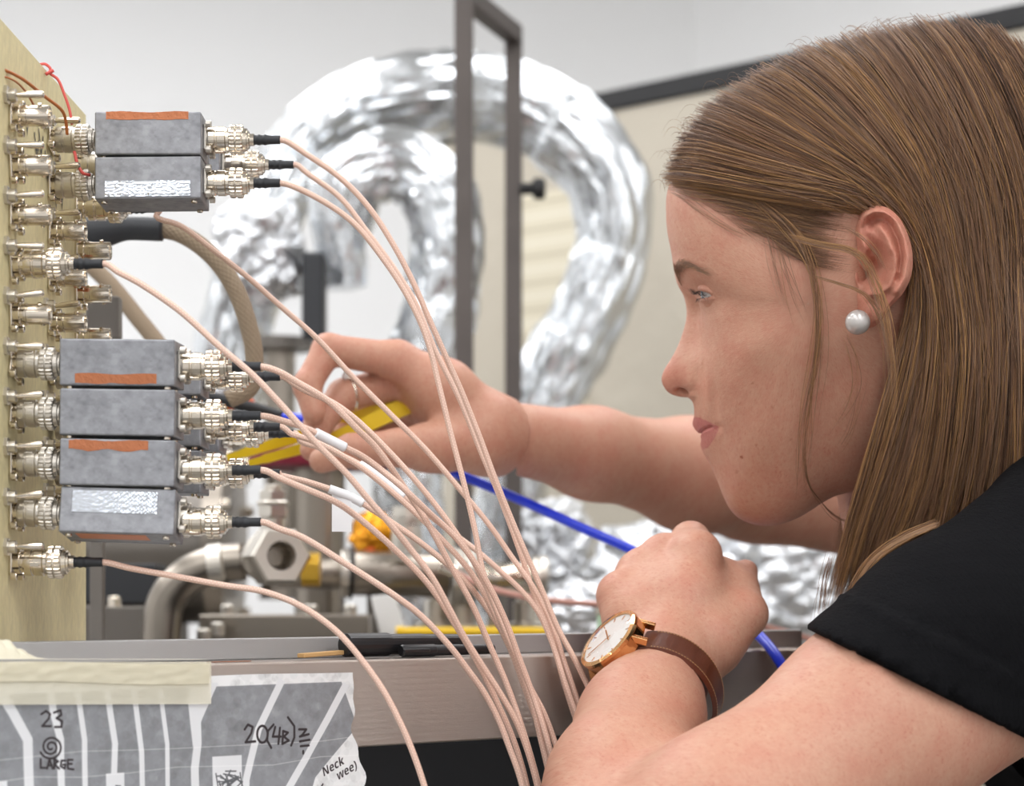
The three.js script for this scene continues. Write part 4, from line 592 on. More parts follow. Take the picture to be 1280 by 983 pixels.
function headGeometry() {
  const phis = []; const a0 = 148 * deg, a1 = 264 * deg, aS = 70 * deg; for (let i = 0; i < 60; i++) phis.push(aS + (a0 - aS) * i / 60); for (let i = 0; i < 460; i++) phis.push(a0 + (a1 - a0) * i / 460); for (let i = 0; i < 120; i++) phis.push(a1 + (2 * Math.PI + aS - a1) * i / 120);
  const NT = 150, n = phis.length, P = [], U = [], I = [];
  const idx = (i, j) => (i % n) * (NT + 1) + j;
  for (let i = 0; i < n; i++) for (let j = 0; j <= NT; j++) { const [x, y, z] = headPoint(phis[i], Math.max(0.002, j / NT * Math.PI / 2)); P.push(x, y, z); U.push(phis[i] * 1.1, j / NT * 1.2); }
  for (let i = 0; i < n; i++) for (let j = 0; j < NT; j++) { const a = idx(i, j), b = idx(i + 1, j); I.push(a, a + 1, b, b, a + 1, b + 1); }
  const g = new THREE.BufferGeometry(); g.setAttribute('position', new THREE.Float32BufferAttribute(P, 3)); g.setAttribute('uv', new THREE.Float32BufferAttribute(U, 2)); g.setIndex(I); g.computeVertexNormals();
  const p = g.attributes.position, N = g.attributes.normal;
  for (let k = 0; k < p.count; k++) {
    const x = p.getX(k), y = p.getY(k), z = p.getZ(k), [px, py] = toPix(fromLocal(x, y, z)); let d = 0;
    for (const [fx, fy, rx, ry, fz, rz, a] of FEAT) { const e = ((px - fx) / rx) ** 2 + ((py - fy) / ry) ** 2 + ((z - fz) / rz) ** 2; if (e < 9) d += a * Math.exp(-e); }
    // the line between the lips, back to the corner
    if (px < 902 && z < 0.027) { const my = lerp(545, 534.5, smooth(0, 0.0245, z)); d -= 0.0016 * Math.exp(-(((py - my) / 1.8) ** 2)) * (1 - smooth(0.022, 0.026, z)); }
    d += 0.00005 * fbm(px * 0.12, py * 0.12, z * 300, 3);
    p.setXYZ(k, x + N.getX(k) * d, y + N.getY(k) * d, z + N.getZ(k) * d);
  }
  // silhouette rim lies on the mirror plane
  g.computeVertexNormals();
  for (let i = 0; i < n; i++) { const k = idx(i, NT); const l = Math.hypot(N.getX(k), N.getY(k)) || 1; N.setXYZ(k, N.getX(k) / l, N.getY(k) / l, 0); p.setZ(k, 0); }
  const C = new Float32Array(p.count * 3), c = new THREE.Color(), w = V();
  for (let k = 0; k < p.count; k++) {
    const x = p.getX(k), y = p.getY(k), z = p.getZ(k); w.copy(fromLocal(x, y, z)); const [px, py] = toPix(w);
    skinAt(w, 0, z, c);
    if (px < 915 && z < 0.029) { const f = 0.18 * fbm(px * 0.2, py * 0.05, z * 200, 2); if (inPoly(LIP_U, px, py + f * 3)) c.lerp(LIP, 0.85 + f); else if (inPoly(LIP_L, px, py)) c.lerp(LIP, 0.75 + f); }
    for (const [mx, my, r, s] of [[927, 571.5, 2.0, 1], [941, 479, 1.8, 0.5], [966, 509, 1.6, 0.4], [921, 590, 2.2, 0.35], [989, 550, 1.6, 0.4], [945, 557, 1.8, 0.4]]) { const e = Math.hypot(px - mx, py - my); if (e < r && z > 0) c.lerp(MOLE, s); }
    const nose = Math.hypot((px - 838) / 20, (py - 470) / 24); if (nose < 1.25) c.lerp(ROSE, 0.45 * (1 - smooth(0.6, 1.25, nose + 0.3 * fbm(px * 0.1, py * 0.1, 1, 3))));
    C[k * 3] = c.r; C[k * 3 + 1] = c.g; C[k * 3 + 2] = c.b;
  }
  g.setAttribute('color', new THREE.BufferAttribute(C, 3));
  const far = g.clone(), fp = far.attributes.position, fn = far.attributes.normal; for (let k = 0; k < fp.count; k++) { fp.setZ(k, -fp.getZ(k)); fn.setZ(k, -fn.getZ(k)); }
  const fi = far.index.array.slice(); for (let k = 0; k < fi.length; k += 3) { const s = fi[k]; fi[k] = fi[k + 1]; fi[k + 1] = s; } far.setIndex(new THREE.BufferAttribute(fi, 1));
  return [g, far];
}
const LM = new THREE.Matrix4().makeBasis(hx, hy, hz).setPosition(H0);   // head frame to the room
function colored(g, fn) { const p = g.attributes.position, C = new Float32Array(p.count * 3), c = new THREE.Color(), w = V(); for (let k = 0; k < p.count; k++) { w.fromBufferAttribute(p, k); fn(w, c, k); C[3 * k] = c.r; C[3 * k + 1] = c.g; C[3 * k + 2] = c.b; } g.setAttribute('color', new THREE.BufferAttribute(C, 3)); return g; }
const EAR = [[1068, 302], [1067, 284], [1075, 267], [1090, 258], [1107, 259], [1123, 271], [1135, 294], [1141, 322], [1138, 348], [1127, 369], [1113, 384], [1104, 398], [1092, 409], [1080, 410], [1072, 400], [1069, 382], [1067, 362], [1066, 342], [1067, 320]];
const segDist = (pts, x, y) => { let m = 1e9; for (let i = 1; i < pts.length; i++) { const [a, b] = pts[i - 1], [c, d] = pts[i], t = clamp(((x - a) * (c - a) + (y - b) * (d - b)) / ((c - a) ** 2 + (d - b) ** 2)); m = Math.min(m, Math.hypot(x - a - t * (c - a), y - b - t * (d - b))); } return m; };
function earGeometry(side) {
  const cx = 1102, cy = 330, NA = 160, NR = 70, P = [], U = [], I = [], cc = new THREE.CatmullRomCurve3(EAR.map(([a, b]) => V(a, b, 0)), true, 'centripetal');
  const G = (d, s) => Math.exp(-((d / s) ** 2));
  const helix = [[1083, 312], [1074, 298], [1073, 284], [1081, 270], [1093, 264], [1106, 265], [1119, 276], [1129, 297], [1134, 322], [1131, 346], [1121, 364]], anti = [[1100, 284], [1110, 300], [1118, 320], [1119, 340], [1111, 357], [1098, 367], [1087, 368]], anti2 = [[1088, 290], [1102, 302], [1112, 312]];
  for (let j = 0; j <= NR; j++) for (let i = 0; i <= NA; i++) {
    const o = cc.getPoint(i / NA), rho = Math.min(1, j / (NR - 6)), px = lerp(cx, o.x, rho), py = lerp(cy, o.y, rho);
    let z = 0.0645 + 0.0125 * smooth(1064, 1084, px) + 0.0135 * smooth(1072, 1142, px) + (py > 370 ? -0.004 * smooth(370, 410, py) : 0);
    z += 0.0046 * G(segDist(helix, px, py), 4.8) + 0.0052 * G(segDist(anti, px, py), 5.8) + 0.0016 * G(segDist(anti2, px, py), 5);
    z -= 0.0150 * Math.exp(-(((px - 1093) / 15) ** 2) - (((py - 334) / 23) ** 2)); z -= 0.012 * Math.exp(-(((px - 1080) / 7) ** 2) - (((py - 345) / 10) ** 2));
    z -= 0.003 * Math.exp(-(((px - 1096) / 12) ** 2) - (((py - 279) / 8) ** 2)); z -= 0.0024 * G(segDist([[1112, 276], [1124, 300], [1127, 325], [1122, 348]], px, py), 4) + 0.0015 * G(segDist([[1090, 276], [1104, 274], [1116, 286], [1124, 305]], px, py), 6);
    z += 0.0052 * Math.exp(-(((px - 1070) / 7) ** 2) - (((py - 347) / 10) ** 2)); z += 0.0026 * Math.exp(-(((px - 1090) / 7) ** 2) - (((py - 366) / 6) ** 2)); z -= 0.004 * Math.exp(-(((px - 1079) / 4.5) ** 2) - (((py - 365) / 7) ** 2));
    z += 0.0026 * G(segDist([[1076, 318], [1090, 321]], px, py), 5) + 0.003 * Math.exp(-(((px - 1086) / 13) ** 2) - (((py - 394) / 13) ** 2));
    z -= 0.0045 * smooth(0.9, 1, rho);
    let x2 = px, y2 = py; if (j > NR - 6) { const k = (j - (NR - 6)) / 6; z = lerp(z, 0.056, k * k * 0.9 + 0.1 * k); x2 = lerp(px, cx, 0.16 * k * k); y2 = lerp(py, cy, 0.16 * k * k); }
    const [x, y] = toLocal(x2, y2, z); P.push(x, y, z * side); U.push(i / NA * 1.5, j / NR * 0.4);
  }
  for (let j = 0; j < NR; j++) for (let i = 0; i < NA; i++) { const a = j * (NA + 1) + i, b = a + NA + 1; side > 0 ? I.push(a, a + 1, b, b, a + 1, b + 1) : I.push(a, b, a + 1, b, b + 1, a + 1); }
  // the outline runs clockwise in the picture: flip to face outwards
  for (let k = 0; k < I.length; k += 3) { const s = I[k]; I[k] = I[k + 1]; I[k + 1] = s; }
  const g = new THREE.BufferGeometry(); g.setAttribute('position', new THREE.Float32BufferAttribute(P, 3)); g.setAttribute('uv', new THREE.Float32BufferAttribute(U, 2)); g.setIndex(I); g.computeVertexNormals();
  const q = V(); return colored(g, (w, c) => { q.copy(w).applyMatrix4(LM); skinAt(q, 0, 0, c); c.lerp(EARC, 0.5 + 0.6 * fbm(q.x * 90, q.y * 90, q.z * 90, 3)); });
}
function lidGeometry(side) {                                      // upper and lower lid: shells over the eyeball
  const list = [];
  for (const up of [1, 0]) {
    const NA = 40, NE = 24, P = [], U = [], I = [];
    for (let i = 0; i <= NA; i++) for (let j = 0; j <= NE; j++) {
      const az = lerp(-95, 95, i / NA), open = Math.sqrt(Math.max(0, 1 - (az / 62) ** 2)), e0 = up ? -10 + 12 * open : -11 - 6 * open, e = lerp(e0, up ? 88 : -88, j / NE);
      const r = EYER + 0.0006 + (up ? 0.0009 : 0.0006) * Math.sin(Math.PI * Math.min(1, j / 4)) + (up ? 0.0010 : -0.0004) * smooth(0.1, 0.8, j / NE), a = az * deg, b = e * deg;
      // forward is -x; az turns towards the ear (+z)
      P.push(EYEC[0] - r * Math.cos(a) * Math.cos(b), EYEC[1] + r * Math.sin(b), side * (EYEC[2] + r * Math.sin(a) * Math.cos(b))); U.push(az * 0.003, e * 0.003);
    }
    for (let i = 0; i < NA; i++) for (let j = 0; j < NE; j++) { const a = i * (NE + 1) + j, b = a + NE + 1; (up ? side > 0 : side < 0) ? I.push(a, b, a + 1, a + 1, b, b + 1) : I.push(a, a + 1, b, a + 1, b + 1, b); }
    const g = new THREE.BufferGeometry(); g.setAttribute('position', new THREE.Float32BufferAttribute(P, 3)); g.setAttribute('uv', new THREE.Float32BufferAttribute(U, 2)); g.setIndex(I); g.computeVertexNormals();
    const q = V(); list.push(colored(g, (w, c) => { q.copy(w).applyMatrix4(LM); skinAt(q, 0, 0, c); c.lerp(ROSE, 0.04); }));
  }
  return list;
}
// ---------- the woman: body as one field ----------
const cap = (a, b, ra, rb) => { const ab = b.clone().sub(a), L2 = ab.lengthSq(); return { a, b, f: (x, y, z) => { const px = x - a.x, py = y - a.y, pz = z - a.z; let h = (px * ab.x + py * ab.y + pz * ab.z) / L2; h = h < 0 ? 0 : h > 1 ? 1 : h; const dx = px - ab.x * h, dy = py - ab.y * h, dz = pz - ab.z * h; return Math.sqrt(dx * dx + dy * dy + dz * dz) - (ra + (rb - ra) * h); } }; };
const smin = (a, b, k) => { const h = Math.max(k - Math.abs(a - b), 0) / k; return Math.min(a, b) - h * h * k * 0.25; };
const field = (caps, k) => (x, y, z) => { let d = 1e3; for (const c of caps) d = smin(d, c.f(x, y, z), k); return d; };
const chain = (pts, rs) => { const l = []; for (let i = 1; i < pts.length; i++) l.push(cap(pts[i - 1], pts[i], rs[i - 1], rs[i])); return l; };
// surface nets: one smooth mesh round a field
function meshField(f, lo, hi, cell, colorFn) {
  const nx = Math.ceil((hi.x - lo.x) / cell) + 1, ny = Math.ceil((hi.y - lo.y) / cell) + 1, nz = Math.ceil((hi.z - lo.z) / cell) + 1, G = new Float32Array(nx * ny * nz), B = 8;
  const id = (i, j, k) => i + nx * (j + ny * k);
  for (let k0 = 0; k0 < nz; k0 += B) for (let j0 = 0; j0 < ny; j0 += B) for (let i0 = 0; i0 < nx; i0 += B) {
    const c = f(lo.x + (i0 + B / 2) * cell, lo.y + (j0 + B / 2) * cell, lo.z + (k0 + B / 2) * cell), skip = Math.abs(c) > B * cell * 1.25;
    for (let k = k0; k < Math.min(nz, k0 + B); k++) for (let j = j0; j < Math.min(ny, j0 + B); j++) for (let i = i0; i < Math.min(nx, i0 + B); i++) G[id(i, j, k)] = skip ? c : f(lo.x + i * cell, lo.y + j * cell, lo.z + k * cell);
  }
  const vert = new Int32Array(nx * ny * nz).fill(-1), P = [], I = [];
  const C8 = [[0, 0, 0], [1, 0, 0], [0, 1, 0], [1, 1, 0], [0, 0, 1], [1, 0, 1], [0, 1, 1], [1, 1, 1]], E = []; for (let a = 0; a < 8; a++) for (let b = a + 1; b < 8; b++) if ([1, 2, 4].includes(a ^ b)) E.push([a, b]);
  for (let k = 0; k < nz - 1; k++) for (let j = 0; j < ny - 1; j++) for (let i = 0; i < nx - 1; i++) {
    const v = C8.map(([a, b, c]) => G[id(i + a, j + b, k + c)]); let neg = 0; for (const q of v) if (q < 0) neg++; if (!neg || neg === 8) continue;
    let sx = 0, sy = 0, sz = 0, n = 0; for (const [a, b] of E) if ((v[a] < 0) !== (v[b] < 0)) { const t = v[a] / (v[a] - v[b]); sx += lerp(C8[a][0], C8[b][0], t); sy += lerp(C8[a][1], C8[b][1], t); sz += lerp(C8[a][2], C8[b][2], t); n++; }
    vert[id(i, j, k)] = P.length / 3; P.push(lo.x + (i + sx / n) * cell, lo.y + (j + sy / n) * cell, lo.z + (k + sz / n) * cell);
  }
  const quad = (a, b, c, d, flip) => { if (a < 0 || b < 0 || c < 0 || d < 0) return; flip ? I.push(a, c, b, a, d, c) : I.push(a, b, c, a, c, d); };
  for (let k = 1; k < nz - 1; k++) for (let j = 1; j < ny - 1; j++) for (let i = 1; i < nx - 1; i++) {
    const s = G[id(i, j, k)] < 0;
    if (s !== G[id(i + 1, j, k)] < 0) quad(vert[id(i, j - 1, k - 1)], vert[id(i, j, k - 1)], vert[id(i, j, k)], vert[id(i, j - 1, k)], !s);
    if (s !== G[id(i, j + 1, k)] < 0) quad(vert[id(i - 1, j, k - 1)], vert[id(i - 1, j, k)], vert[id(i, j, k)], vert[id(i, j, k - 1)], !s);
    if (s !== G[id(i, j, k + 1)] < 0) quad(vert[id(i - 1, j - 1, k)], vert[id(i, j - 1, k)], vert[id(i, j, k)], vert[id(i - 1, j, k)], !s);
  }
  const g = new THREE.BufferGeometry(), N = new Float32Array(P.length), U = new Float32Array(P.length / 3 * 2), e = cell * 0.5;
  for (let q = 0; q < P.length; q += 3) {
    let [x, y, z] = [P[q], P[q + 1], P[q + 2]], gx, gy, gz, l;
    for (let it = 0; it < 2; it++) { gx = f(x + e, y, z) - f(x - e, y, z); gy = f(x, y + e, z) - f(x, y - e, z); gz = f(x, y, z + e) - f(x, y, z - e); l = Math.hypot(gx, gy, gz) || 1; if (it) break; const d = clamp(f(x, y, z), -cell, cell); x -= d * gx / l; y -= d * gy / l; z -= d * gz / l; }
    P[q] = x; P[q + 1] = y; P[q + 2] = z; N[q] = gx / l; N[q + 1] = gy / l; N[q + 2] = gz / l; U[q / 3 * 2] = (x - 0.45 * z) * 10; U[q / 3 * 2 + 1] = (y - 0.5 * z) * 10;
  }
  g.setAttribute('position', new THREE.Float32BufferAttribute(P, 3)); g.setAttribute('normal', new THREE.BufferAttribute(N, 3)); g.setAttribute('uv', new THREE.BufferAttribute(U, 2)); g.setIndex(I);
  return colorFn ? colored(g, colorFn) : g;
}
const SL = at(1387, 702, 0.985), EL = at(735, 1170, 0.87), WL = at(838, 826, 1.05);
const SR = at(1330, 640, 1.33), ER = at(945, 606, 1.42), WR = at(608, 541, 1.25);
const mix3 = (a, b, t) => a.clone().lerp(b, t);
const hipC = V(0.62, 0.86, -1.16), chestC = V(0.335, 1.255, -1.16);
const N0 = at(1110, 470, 1.085), N1 = at(1225, 700, 1.13);
const torso = [cap(mix3(SL, chestC, 0.35), mix3(SR, chestC, 0.35), 0.062, 0.062), cap(V(0.36, 1.21, -1.08), V(0.54, 0.98, -1.09), 0.095, 0.085), cap(V(0.36, 1.21, -1.24), V(0.54, 0.98, -1.23), 0.095, 0.085), cap(V(0.54, 0.98, -1.09), V(0.61, 0.85, -1.08), 0.085, 0.1), cap(V(0.54, 0.98, -1.23), V(0.61, 0.85, -1.24), 0.085, 0.1)];
const neck = [cap(N0, N1, 0.05, 0.058), cap(N1, chestC, 0.058, 0.08)];
const legs = [[-1.07], [-1.25]].flatMap(([z]) => chain([V(0.61, 0.84, z), V(0.53, 0.47, z), V(0.64, 0.1, z)], [0.088, 0.058, 0.042]));
const feet = [-1.07, -1.25].map((z) => cap(V(0.645, 0.055, z), V(0.46, 0.04, z), 0.04, 0.032));
const armLU = chain([SL, at(1191, 830, 0.945), at(1103, 901, 0.925), at(905, 1045, 0.888), EL], [0.058, 0.049, 0.0455, 0.043, 0.039]);
const armLF = chain([EL, at(780, 985, 0.945), at(801, 905, 0.99), WL], [0.038, 0.0335, 0.0278, 0.0232]);
const armRU = chain([SR, mix3(SR, ER, 0.5), ER], [0.056, 0.046, 0.039]);
const ax_ = (x, y, d) => at(x, y, d);
const armRF = chain([ER, ax_(865, 594, 1.375), ax_(740, 567, 1.31), WR], [0.038, 0.0362, 0.0268, 0.0212]);
// left hand: back of the hand to the viewer, fingers curled away
const HL = { i: at(871, 694, 1.075), m: at(832, 697, 1.09), r: at(799, 717, 1.088), p: at(774, 744, 1.075) };
const wlp = at(850, 812, 1.05), wlq = at(822, 818, 1.056);
const handLcaps = [
  ...chain([wlp, mix3(wlp, HL.i, 0.5), HL.i], [0.0185, 0.0165, 0.0122]), ...chain([mix3(wlp, wlq, 0.4), mix3(WL, HL.m, 0.55), HL.m], [0.0195, 0.0165, 0.0122]), ...chain([mix3(wlp, wlq, 0.7), mix3(WL, HL.r, 0.55), HL.r], [0.019, 0.0155, 0.0115]), ...chain([wlq, mix3(wlq, HL.p, 0.55), HL.p], [0.018, 0.015, 0.0108]),
  cap(at(870, 770, 1.07), at(810, 760, 1.085), 0.018, 0.016), cap(at(908, 760, 1.08), at(885, 800, 1.06), 0.0165, 0.0165), cap(at(898, 728, 1.094), at(868, 742, 1.086), 0.0145, 0.016),
];
const fingersL = [
  [[HL.i, at(863, 677, 1.10), at(856, 696, 1.125), at(868, 726, 1.122)], [0.0118, 0.0104, 0.0088, 0.0076]],
  [[HL.m, at(826, 695, 1.122), at(832, 715, 1.145), at(848, 744, 1.135)], [0.0115, 0.0098, 0.0087, 0.0077]],
  [[HL.r, at(796, 716, 1.12), at(806, 740, 1.14), at(826, 764, 1.13)], [0.0108, 0.0094, 0.0083, 0.0073]],
  [[HL.p, at(776, 744, 1.103), at(788, 764, 1.12), at(806, 780, 1.112)], [0.0102, 0.0084, 0.0075, 0.0066]],
  [[at(893, 800, 1.052), at(930, 768, 1.064), at(926, 738, 1.086), at(932, 715, 1.102)], [0.0175, 0.0122, 0.0092, 0.0068]],
];
// right hand, seen from its thumb side, holding the tweezers
const HR = { i: at(497, 451, 1.235), m: at(508, 476, 1.255), r: at(522, 500, 1.28), p: at(536, 522, 1.295) };
const handRcaps = [
  ...chain([at(604, 528, 1.245), at(555, 488, 1.24), HR.i], [0.0185, 0.0175, 0.0118]), ...chain([at(606, 540, 1.255), at(556, 505, 1.258), HR.m], [0.02, 0.0175, 0.0118]), ...chain([at(606, 548, 1.262), at(562, 524, 1.275), HR.r], [0.019, 0.016, 0.0112]), ...chain([at(606, 552, 1.265), at(570, 538, 1.285), HR.p], [0.018, 0.0145, 0.0104]),
  cap(at(600, 552, 1.24), at(535, 560, 1.222), 0.0185, 0.0142),
];
const fingersR = [
  [[HR.i, at(410, 437, 1.222), at(384, 482, 1.212), at(392, 516, 1.208)], [0.0112, 0.0094, 0.0083, 0.0072]],
  [[HR.m, at(430, 494, 1.236), at(398, 530, 1.222), at(390, 562, 1.218)], [0.0115, 0.0098, 0.0085, 0.0074]],
  [[HR.r, at(448, 515, 1.27), at(424, 548, 1.252), at(412, 572, 1.246)], [0.0106, 0.0092, 0.0082, 0.0072]],
  [[HR.p, at(482, 530, 1.29), at(455, 555, 1.28), at(446, 575, 1.272)], [0.0095, 0.0082, 0.0074, 0.0065]],
  [[at(548, 560, 1.225), at(498, 560, 1.21), at(440, 563, 1.202), at(402, 576, 1.202)], [0.0145, 0.0112, 0.0096, 0.0076]],
];
const handField = (caps, fingers, arm) => { const palm = field(caps, 0.012), fs = fingers.map(([p, r]) => field(chain(p, r), 0.004)); const fa = field(arm, 0.02); return (x, y, z) => { let d = smin(palm(x, y, z), fa(x, y, z), 0.014); let m = 1e3; for (const f of fs) m = smin(m, f(x, y, z), 0.0016); return smin(d, m, 0.007); }; };
const fL = handField(handLcaps, fingersL, armLF), fR = handField(handRcaps, fingersR, armRF);
const planeAt = (p, n) => (x, y, z) => (x - p.x) * n.x + (y - p.y) * n.y + (z - p.z) * n.z;
const FL = at(799, 907, 0.99), dL = WL.clone().sub(FL).normalize(), dR = WR.clone().sub(ax_(740, 567, 1.31)).normalize();
const cutL = planeAt(mix3(WL, FL, 0.5), dL), cutR = planeAt(mix3(WR, ax_(740, 567, 1.31), 0.15), dR);
const bodyF = field([...torso, ...neck, ...armLU, ...armLF, ...armRU, ...armRF, ...legs], 0.035);
const fArms = (() => { const t = field([...torso, ...neck, ...legs], 0.05), l1 = field(armLU, 0.02), l2 = field(armLF, 0.02), r1 = field(armRU, 0.02), r2 = field(armRF, 0.02); return (x, y, z) => { const L = smin(l1(x, y, z), l2(x, y, z), 0.016), R = smin(r1(x, y, z), r2(x, y, z), 0.016); return smin(smin(t(x, y, z), L, 0.04), R, 0.04); }; })();
const fBody = (x, y, z) => { const b = fArms(x, y, z); let d = b; const nL = (x - WL.x) ** 2 + (y - WL.y) ** 2 + (z - WL.z) ** 2, nR = (x - WR.x) ** 2 + (y - WR.y) ** 2 + (z - WR.z) ** 2; if (nL < 0.02) d = Math.max(d, cutL(x, y, z)); if (nR < 0.02) d = Math.max(d, cutR(x, y, z)); return Math.max(d, 0.9 - y > 0 ? 0.9 - y : -1); };
const armSkin = (w, c) => skinAt(w, 0, 0, c);
const knucklesL = [HL.i, HL.m, HL.r, HL.p, fingersL[4][0][1], fingersL[4][0][3]], knucklesR = [HR.i, HR.m, fingersR[0][0][1], fingersR[4][0][2]];
const handSkin = (ks) => (w, c) => { skinAt(w, 0, 0, c); for (const k of ks) { const e = w.distanceTo(k); if (e < 0.016) c.lerp(ROSE, 0.35 * (1 - e / 0.016) * (1 + fbm(w.x * 300, w.y * 300, w.z * 300, 2))); } };
const woman = thing('person', 'woman with long brown hair leaning in profile over the bench, pearl at her ear', 'person');
const skinMat = phys({ color: '#ffffff', vertexColors: true, roughness: 0.5, specularIntensity: 0.7, map: rep(M.skinTex, 3), bumpMap: rep(noiseTex, 12), bumpScale: 0.00006, sheen: 0.25, sheenColor: new THREE.Color('#f0c8b0'), sheenRoughness: 0.4 });
{
  const [hn, hf] = headGeometry();
  const head = [hn, hf, earGeometry(1), earGeometry(-1), ...lidGeometry(1), ...lidGeometry(-1)].map((g) => g.applyMatrix4(LM));
  const body = meshField(fBody, V(-0.0, 0.9, -1.55), V(0.78, 1.42, -0.78), 0.006, armSkin);
  const lh = meshField((x, y, z) => Math.max(fL(x, y, z), -cutL(x, y, z) - 0.002), V(WL.x - 0.075, WL.y - 0.08, WL.z - 0.13), V(WL.x + 0.08, WL.y + 0.1, WL.z + 0.085), 0.002, handSkin(knucklesL));
  const rh = meshField((x, y, z) => Math.max(fR(x, y, z), -cutR(x, y, z) - 0.002), V(WR.x - 0.14, WR.y - 0.06, WR.z - 0.1), V(WR.x + 0.045, WR.y + 0.09, WR.z + 0.09), 0.0024, handSkin(knucklesR));
  const keep = (g) => { for (const k of Object.keys(g.attributes)) if (!['position', 'normal', 'uv', 'color'].includes(k)) g.deleteAttribute(k); return g; };
  part('body', mergeGeometries([...head, body, lh, rh].map((g) => keep(g.index ? g.toNonIndexed() : g))), skinMat, woman);
  // eyes
  for (const s of [1, -1]) {
    const g = new THREE.SphereGeometry(EYER, 48, 32); g.rotateX(Math.PI / 2); g.rotateY(-Math.PI / 2); const dir = V(-0.985, -0.16, 0.03 * s).normalize(), w = V();
    colored(g, (p, c) => { const a = Math.acos(clamp(w.copy(p).normalize().dot(dir), -1, 1)); c.set(a < 0.19 ? '#0a0a0c' : a < 0.5 ? '#56727f' : '#d3cbc6'); });
    g.translate(EYEC[0], EYEC[1], s * EYEC[2]); g.applyMatrix4(LM);
    part('eye', g, phys({ vertexColors: true, roughness: 0.12, clearcoat: 1, clearcoatRoughness: 0.05 }), woman);
  }
  // T-shirt
  const base = (() => { const t = field([...torso, ...neck.slice(1)], 0.06), l = field(armLU, 0.02), r = field(armRU, 0.02); return (x, y, z) => smin(smin(t(x, y, z), l(x, y, z), 0.045), r(x, y, z), 0.045); })();
  const hemA = at(1030, 797, 0.95), hemB = at(1280, 923, 0.95), hn_ = hemA.clone().sub(EYE0).cross(hemB.clone().sub(EYE0)).normalize(); if (hn_.x > 0) hn_.negate();
  const hem = planeAt(hemA, hn_), hemR = planeAt(mix3(SR, ER, 0.42), ER.clone().sub(SR).normalize()), hole = cap(mix3(N0, N1, 0.5), N1.clone().add(V(-0.02, 0.03, 0)), 0.075, 0.082);
  const shirt = (x, y, z) => {
    const dh = -hem(x, y, z), fold = 0.0022 * fbm(x * 18 + y * 10, y * 26, z * 14, 3) + 0.0012 * Math.exp(-(((dh - 0.021) / 0.0022) ** 2)) - 0.0008 * Math.exp(-(((dh - 0.0255) / 0.002) ** 2));
    let d = base(x, y, z) - 0.0055 - fold; const near = z > -1.09 && (x - SL.x) < 0.08; if (near) d = Math.max(d, -dh); if (z < -1.25) d = Math.max(d, hemR(x, y, z));
    return Math.max(d, -hole.f(x, y, z), 0.86 - y);
  };
  const sg = meshField(shirt, V(0.0, 0.84, -1.58), V(0.8, 1.43, -0.8), 0.005);
  part('t_shirt', sg, phys({ color: '#0c0c0f', roughness: 0.95, specularIntensity: 0.3, sheen: 0.08, sheenColor: new THREE.Color('#50505c'), sheenRoughness: 0.5, bumpMap: rep(noiseTex, 30, 12), bumpScale: 0.0006 }), woman);
  const tr = meshField((x, y, z) => Math.max(field([...legs, ...torso.slice(3)], 0.04)(x, y, z) - 0.009, y - 0.9, 0.07 - y), V(0.4, 0.05, -1.42), V(0.8, 0.92, -0.9), 0.014);
  part('trousers', tr, std({ color: '#26344d', roughness: 0.9 }), woman);
  for (const ft of feet) part('shoe', meshField((x, y, z) => Math.max(smin(ft.f(x, y, z) - 0.008, cap(ft.a, ft.a.clone().add(V(0, 0.06, 0)), 0.045, 0.045).f(x, y, z), 0.02), 0.001 - y), V(0.4, -0.02, ft.a.z - 0.08), V(0.74, 0.18, ft.a.z + 0.08), 0.008), std({ color: '#3a3836', roughness: 0.7 }), woman);
}
{ // pearl earring
  const t = thing('pearl_earring', 'round white pearl stud on the lobe of the woman in profile', 'earring'), c = pixAt(1072, 403, 0.0865);
  part('pearl', new THREE.SphereGeometry(0.0062, 48, 32).translate(c.x, c.y, c.z), phys({ color: '#bfbab6', roughness: 0.3, metalness: 0.25, clearcoat: 1, clearcoatRoughness: 0.08 }), t);
  part('post', alongAxis(turned([[-0.012, 0.0001], [-0.012, 0.0006], [-0.004, 0.0006], [-0.004, 0.0001]], 10), c, hz), M.brass, t);
}
